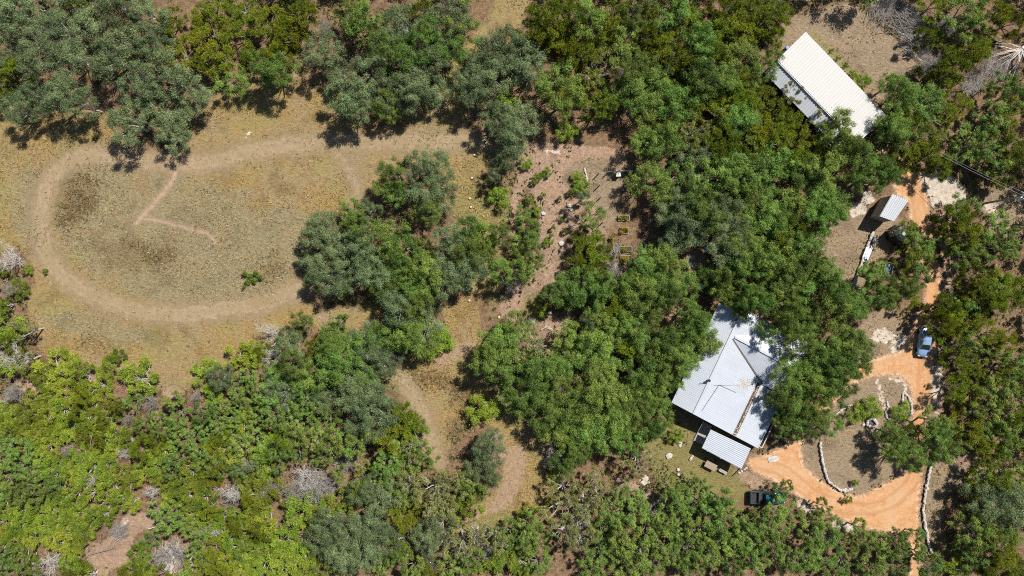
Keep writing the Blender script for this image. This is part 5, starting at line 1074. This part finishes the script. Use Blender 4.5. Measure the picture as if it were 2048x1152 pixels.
# ------------------------------------------------------------------ dead trees and brush
grey_wood = simple("dead_grey_wood", (.36, .33, .305), .9, var=.35, scale=4)
white_wood = simple("bleached_wood", (.62, .58, .53), .9, var=.25, scale=4)
def fast_tubes(segs, mat, name):
    """segs: list of (p0, p1, r0, r1): each a three-sided tapered stick."""
    a = np.array([s[0] for s in segs], float); b = np.array([s[1] for s in segs], float); r0 = np.array([s[2] for s in segs]); r1 = np.array([s[3] for s in segs])
    d = b - a; d /= np.linalg.norm(d, axis=1)[:, None] + 1e-9; ref = np.where(np.abs(d[:, 2:3]) > .9, [[1., 0, 0]], [[0, 0, 1.]])
    u = np.cross(d, ref); u /= np.linalg.norm(u, axis=1)[:, None]; v = np.cross(d, u); V = []
    for p, r in ((a, r0), (b, r1)):
        for k in range(3):
            t = 2.094 * k; V.append(p + (u * math.cos(t) + v * math.sin(t)) * r[:, None])
    V = np.stack(V, 1).reshape(-1, 3); o = np.arange(len(segs))[:, None, None] * 6
    F = (np.array([[0, 1, 4, 3], [1, 2, 5, 4], [2, 0, 3, 5]])[None] + o).reshape(-1, 4)
    return np_mesh(name, V, F, mat)
def dead_tree_mesh(seed, mat, up=2.6, spread=1.9, n=26):
    rng = np.random.default_rng(seed); segs = []; trunk = []
    def grow(p, d, L, r, lev):
        q = p + d * L * .5 + rng.normal(size=3) * L * .07; e = q + (d + rng.normal(size=3) * .22) * L * .5
        (trunk if lev == 0 else segs).extend([(p, q, r, r * .8), (q, e, r * .8, r * .5)])
        if lev < 3:
            for _ in range([6, 5, 4][lev]):
                t = rng.uniform(.3, 1); s = p + (e - p) * t; dd = d * .5 + rng.normal(size=3) * .75; dd[2] = abs(dd[2]) * .5 + .15 if lev < 2 else dd[2] * .6
                grow(s, dd / np.linalg.norm(dd), L * rng.uniform(.5, .75), max(.012, r * .5), lev + 1)
    for _ in range(4):
        a = rng.uniform(0, 6.28); d = np.array([math.cos(a) * spread / 3, math.sin(a) * spread / 3, .75]); d /= np.linalg.norm(d)
        grow(np.array([0, 0, 0.]), d, up * rng.uniform(.6, .8), .065, 0)
    return fast_tubes(segs, mat, "branches"), fast_tubes(trunk, mat, "trunk")
def brush_mesh(seed, mat, R, n, dirn=None, hgt=.9):
    rng = np.random.default_rng(seed); segs = []
    for _ in range(n):
        a = rng.uniform(0, 6.28) if dirn is None else dirn + rng.normal() * .5
        L = R * rng.uniform(.5, 1.3); c = np.array([rng.normal() * R * .38, rng.normal() * R * .38, 0]); c[2] = hgt * rng.random() * max(0, 1 - np.hypot(c[0], c[1]) / R / 1.3) + .05
        d = np.array([math.cos(a), math.sin(a), rng.normal() * .15]); p, e = c - d * L / 2, c + d * L / 2
        p[2] = max(.03, p[2]); e[2] = max(.03, e[2]); r = rng.choice([.018, .025, .035, .05], p=[.4, .35, .2, .05])
        m = (p + e) / 2 + rng.normal(size=3) * L * .05; segs += [(p, m, r, r * .8), (m, e, r * .8, r * .35)]
        for _ in range(3):
            t = rng.uniform(.4, 1); s = p + (e - p) * t; dd = d + rng.normal(size=3) * .5; segs.append((s, s + dd * L * .3, r * .5, r * .2))
    return segs
DT = [dead_tree_mesh(50 + i, grey_wood if i % 2 else white_wood) for i in range(5)]
DEAD = """742 103 26;648 46 22;705 33 18;878 17 24;20 517 28;18 580 18;30 712 28;545 671 26;542 715 24;700 781 18;705 848 14;612 958 32;655 968 32;625 985 28;575 985 26;859 1111 30;962 1090 30;905 1088 24;1022 570 22;1104 901 24;1104 928 17;1177 544 16;1220 532 22;1210 500 16;28 790 22;10 800 14;135 905 14;250 835 14;300 800 20;340 1108 34;455 985 26;100 1130 24;305 985 16;390 790 14;245 910 14;640 460 16;720 690 18;735 650 12;1157 1041 26;1150 1075 20;1170 1010 16;1395 285 16;1405 262 12;1240 140 14;1190 120 14;1000 108 18;95 60 26;130 90 20;300 150 16;140 20 16;820 970 18;870 990 16;1080 690 18;1060 640 14;1130 690 14;1290 1110 16;1420 1105 14;1310 1130 16;1050 1100 12;745 1050 20;640 1045 16;990 880 14;970 905 16;1950 170 24;1975 130 24;1860 130 20;1460 15 14;1300 85 14;1550 10 12;590 760 14;560 800 12;180 960 14;60 950 14;420 1060 18;500 930 18;540 980 20"""
for x, y, r in parse(DEAD):
    br, tk = DT[int(rs.integers(5))]
    p = P(x, y, 2.2); p.z = 0; root = empty("dead_tree", p, rs.uniform(0, 6.28)); s = r * S / 1.75 * .8
    for m, nm in ((br, "branches"), (tk, "trunk")):
        o = link(nm, m, root); zz = rs.uniform(.9, 1.1) * (1.25 if r < 24 else 1.0); o.scale = (s, s, min(1.9, s * zz + .5))
    tag(root, unique_label(("bleached" if rs.random() < .4 else "grey leafless") + " dead tree " + where(x, y), x, y), "dead tree", "dead leafless trees")
PILES = [(1763, 22, 36, .9, "grey brush pile at the top edge of the barn yard"), (1812, 40, 40, -.6, "large brush pile in the top corner woods' shade"), (1838, 66, 36, .2, "brush pile behind the small dark juniper"), (1828, 92, 32, -.2, "brush pile of pale parallel sticks at the yard's edge"),
         (1855, 128, 28, .5, "brush pile beside the dark juniper's shadow"), (1945, 165, 28, 1.0, "brush pile below the big juniper"), (1990, 140, 30, .9, "brush pile beside the fallen white trunk"), (1890, 50, 26, -.5, "brush pile between two bright trees"),
         (240, 1062, 22, .6, "thin scattering of sticks on the bare thicket patch"), (345, 1112, 34, 1.2, "wide tangle of pale brush in the low thicket"), (612, 965, 34, -.5, "grey brush tangle in the woods below the thicket"), (655, 975, 30, 1.1, "second grey brush tangle in those woods"),
         (692, 925, 26, .45, "reddish logs and brush in a woodland gap"), (1318, 1015, 24, 1.3, "heap of cut sticks among the scrub oaks"), (1230, 500, 14, 1.2, "small heap of twigs beside the garden bed"), (470, 995, 24, .2, "greyish brush heap in the low thicket's edge"), (1225, 545, 20, 1.4, "pale fan of twigs beside the garden path")]
for i, (x, y, r, dr_, lab) in enumerate(PILES):
    R = r * S; p = P(x, y, 0)
    tag(link("brush_pile", fast_tubes(brush_mesh(300 + i, None, R, int(40 + 3.6 * r), dr_), white_wood if i in (3, 9, 16) else grey_wood, "brush_pile"), None, p), lab, "brush pile", "brush piles")
# the big uprooted white tree in the top corner
rng = np.random.default_rng(77); segs = []; c0 = P(2042, 98, .9)
for i in range(22):
    a = R_(rng.uniform(150, 265)); L = rng.uniform(2.5, 5.4); d = np.array([math.cos(a), math.sin(a), 0]); p0 = np.array([rng.normal() * .15, rng.normal() * .15, .9]); m = p0 + d * L * .5 + np.array([0, 0, rng.uniform(-.2, .5)]) + rng.normal(size=3) * .1; e = p0 + d * L + np.array([0, 0, rng.uniform(-.8, .1)]); r = rng.uniform(.045, .11)
    segs += [(p0, m, r, r * .8), (m, e, r * .8, r * .25)]
    for _ in range(4):
        t = rng.uniform(.4, 1); s = m + (e - m) * t; segs.append((s, s + (d * .8 + rng.normal(size=3) * .5) * 1.1, r * .35, r * .1))
fl = tag(empty("fallen_tree", (c0.x, c0.y, 0)), "big bleached fallen tree with limbs fanned out in the top corner", "fallen tree")
link("branches", fast_tubes(segs, white_wood, "branches"), fl)
MB().tube([(.1, .1, .9), (.9, .6, .7), (2.2, 1.6, .5)], [.2, .24, .3], 9).obj("trunk", white_wood, fl)
for i, (pts_, r, lab) in enumerate([([(566, 668), (548, 690), (532, 700), (515, 716)], .1, "bleached curved limb lying at the meadow's lower corner"), ([(698, 690), (722, 672), (745, 660)], .11, "pale thick limb reaching over the gap below the oak clump"), ([(1082, 660), (1096, 652), (1108, 662)], .07, "crooked white branch lying on the bare soil"), ([(1040, 640), (1058, 655), (1062, 675)], .07, "thin white branch hanging by the bird bath"), ([(50, 1118), (85, 1128), (112, 1112)], .09, "white forked limb lying in the low thicket"), ([(176, 1110), (215, 1100), (230, 1094)], .07, "dark fallen limb across the bare thicket patch"), ([(296, 1058), (318, 1052)], .08, "pale log at the bare patch's upper end"), ([(665, 930), (690, 922), (712, 915)], .1, "reddish log in the woodland gap"), ([(380, 1120), (398, 1088)], .09, "bluish pair of logs beside the pale brush tangle")]):
    q = [P(x, y, .35 + .25 * (j % 2)) for j, (x, y) in enumerate(pts_)]; o = Vector((q[0].x, q[0].y, 0)); mb = MB(); mb.tube([v - o for v in q], [r * (1 - .25 * j) for j in range(len(q))], 7)
    for j in range(1, len(q)):
        s = q[j - 1].lerp(q[j], .6) - o; d = Vector((rng.normal(), rng.normal(), .3)).normalized(); mb.tube([s, s + d * .6, s + d * 1.1 + Vector((0, 0, -.15))], [r * .5, r * .35, r * .15], 5)
    ob = mb.obj("fallen_branch", white_wood if i not in (5, 7) else bark); ob.location = o; tag(ob, lab, "branch", "fallen branches")

# ------------------------------------------------------------------ ground cover
def field(n, x0=-84, x1=84, y0=-50, y1=50):
    X = rs.uniform(x0, x1, n); Y = rs.uniform(y0, y1, n); return X, Y, ground_masks(X, Y)
def avoid(X, Y):
    d = fn_drive(X, Y)['edge']; t = fn_path(X, Y)['edge']; b_ = np.maximum(d, t)
    px = X / S + 1024; py = 576 - Y / S
    for poly in ([(1612, 65), (1773, 231), (1690, 320), (1525, 150)], [(1340, 805), (1436, 600), (1560, 660), (1590, 720), (1515, 905), (1480, 945), (1400, 900)]):
        b_ = np.maximum(b_, sdf_poly(X, Y, poly, False))
    return b_
def clump(X, Y, sd):
    r = np.random.default_rng(sd); f = np.zeros(X.shape)
    for w in (.25, .5, .9, 1.7, 2.6):
        for _ in range(4):
            a = r.uniform(0, 6.28); f += np.sin((X * math.cos(a) + Y * math.sin(a)) * w * r.uniform(.8, 1.3) + r.uniform(0, 6.28)) / 4 * (1 / (.6 + w * .4))
    return np.clip(.5 + 1.1 * f, 0, 1.3)
def tufts(name, n, pick, hgt, wid, mats, label, blades=3):
    X, Y, A = field(n); pr = pick(A, X, Y) * clump(X, Y, len(name)); k = (rs.random(n) < pr) & (avoid(X, Y) < .05); X, Y = X[k], Y[k]; A = {q: v[k] for q, v in A.items()}; n = len(X)
    V = []; T = []
    for b_ in range(blades):
        a = rs.uniform(0, 6.283, n); lean = rs.uniform(.3, 1.0, n); h = hgt * rs.uniform(.5, 1.3, n); w = wid * rs.uniform(.6, 1.3, n)
        bx, by = X + rs.normal(0, wid * .5, n), Y + rs.normal(0, wid * .5, n)
        dx, dy = np.cos(a), np.sin(a); sx, sy = -dy * w / 2, dx * w / 2; z0 = np.full(n, .013)
        tx, ty = bx + dx * lean * h * 1.3, by + dy * lean * h * 1.3
        V.append(np.stack([np.stack([bx - sx, by - sy, z0], 1), np.stack([bx + sx, by + sy, z0], 1), np.stack([tx + sx * .4, ty + sy * .4, h * .9], 1), np.stack([tx - sx * .4, ty - sy * .4, h * .8], 1)], 1)); T.append(rs.random(n))
    V = np.concatenate(V); tag(link(name, np_mesh(name, V.reshape(-1, 3), np.arange(len(V) * 4).reshape(-1, 4), mats, {"tint": np.concatenate(T)})), label, "grass", kind='stuff'); return n
G_gold = foliage("dry_gold_grass", (.20, .135, .05), (.52, .39, .18), 0, 0, .15, .8, .1)
G_weed = foliage("grey_weeds", (.16, .13, .06), (.46, .40, .26), 0, 0, .15, .8, .1)
G_dark = foliage("brown_seed_heads", (.075, .05, .02), (.30, .21, .10), 0, 0, .1, .8, .1)
G_green = foliage("green_grass", (.07, .09, .015), (.26, .27, .08), 0, 0, .2, .8, .1)
G_under = foliage("undergrowth_leaves", (.035, .05, .012), (.16, .17, .05), 0, 0, .2)
G_dry = foliage("dry_leaf_litter", (.11, .065, .04), (.46, .36, .27), 0, 0, .1, .9, .1)
trk = lambda X, Y: fn_track(X, Y)['edge']
tufts("dry_grass", 150000, lambda A, X, Y: A['m_grass'] * (1 - A['m_bare']) * (1 - .8 * A['m_weed']) * np.where(trk(X, Y) > -.2, .12, 1) * .6 + .3 * A['m_yard'], .17, .13, G_gold, "short golden dry grass over the meadow and yards")
tufts("weed_cover", 120000, lambda A, X, Y: A['m_weed'] * (1 - A['m_dark']) * .9, .16, .13, G_weed, "grey-green weeds inside the mown loop")
tufts("seed_heads", 170000, lambda A, X, Y: (A['m_dark'] * A['m_grass'] * .9 + .015 * A['m_grass']) * np.where(trk(X, Y) > -.3, .1, 1), .30, .085, G_dark, "dark brown seed heads in patches of the meadow")
tufts("green_grass", 90000, lambda A, X, Y: A['m_green'] * .8 + (.03 * A['m_grass'] + .02 * A['m_yard']) * np.where(trk(X, Y) > -.3, .1, 1), .12, .12, G_green, "green grass on the lawn and lane edges")
tufts("undergrowth", 90000, lambda A, X, Y: (1 - A['m_grass']) * (1 - A['m_yard']) * (1 - .8 * A['m_bare']) * (1 - A['m_lime']) * .45, .3, .22, G_under, "low undergrowth between the trees")
tufts("leaf_litter", 150000, lambda A, X, Y: np.clip((1 - A['m_grass']) * (1 - A['m_yard']) * .5 + A['m_bare'] * .4, 0, 1) * (1 - A['m_lime']), .06, .14, G_dry, "dry fallen leaves and twigs on the woodland floor", 2)
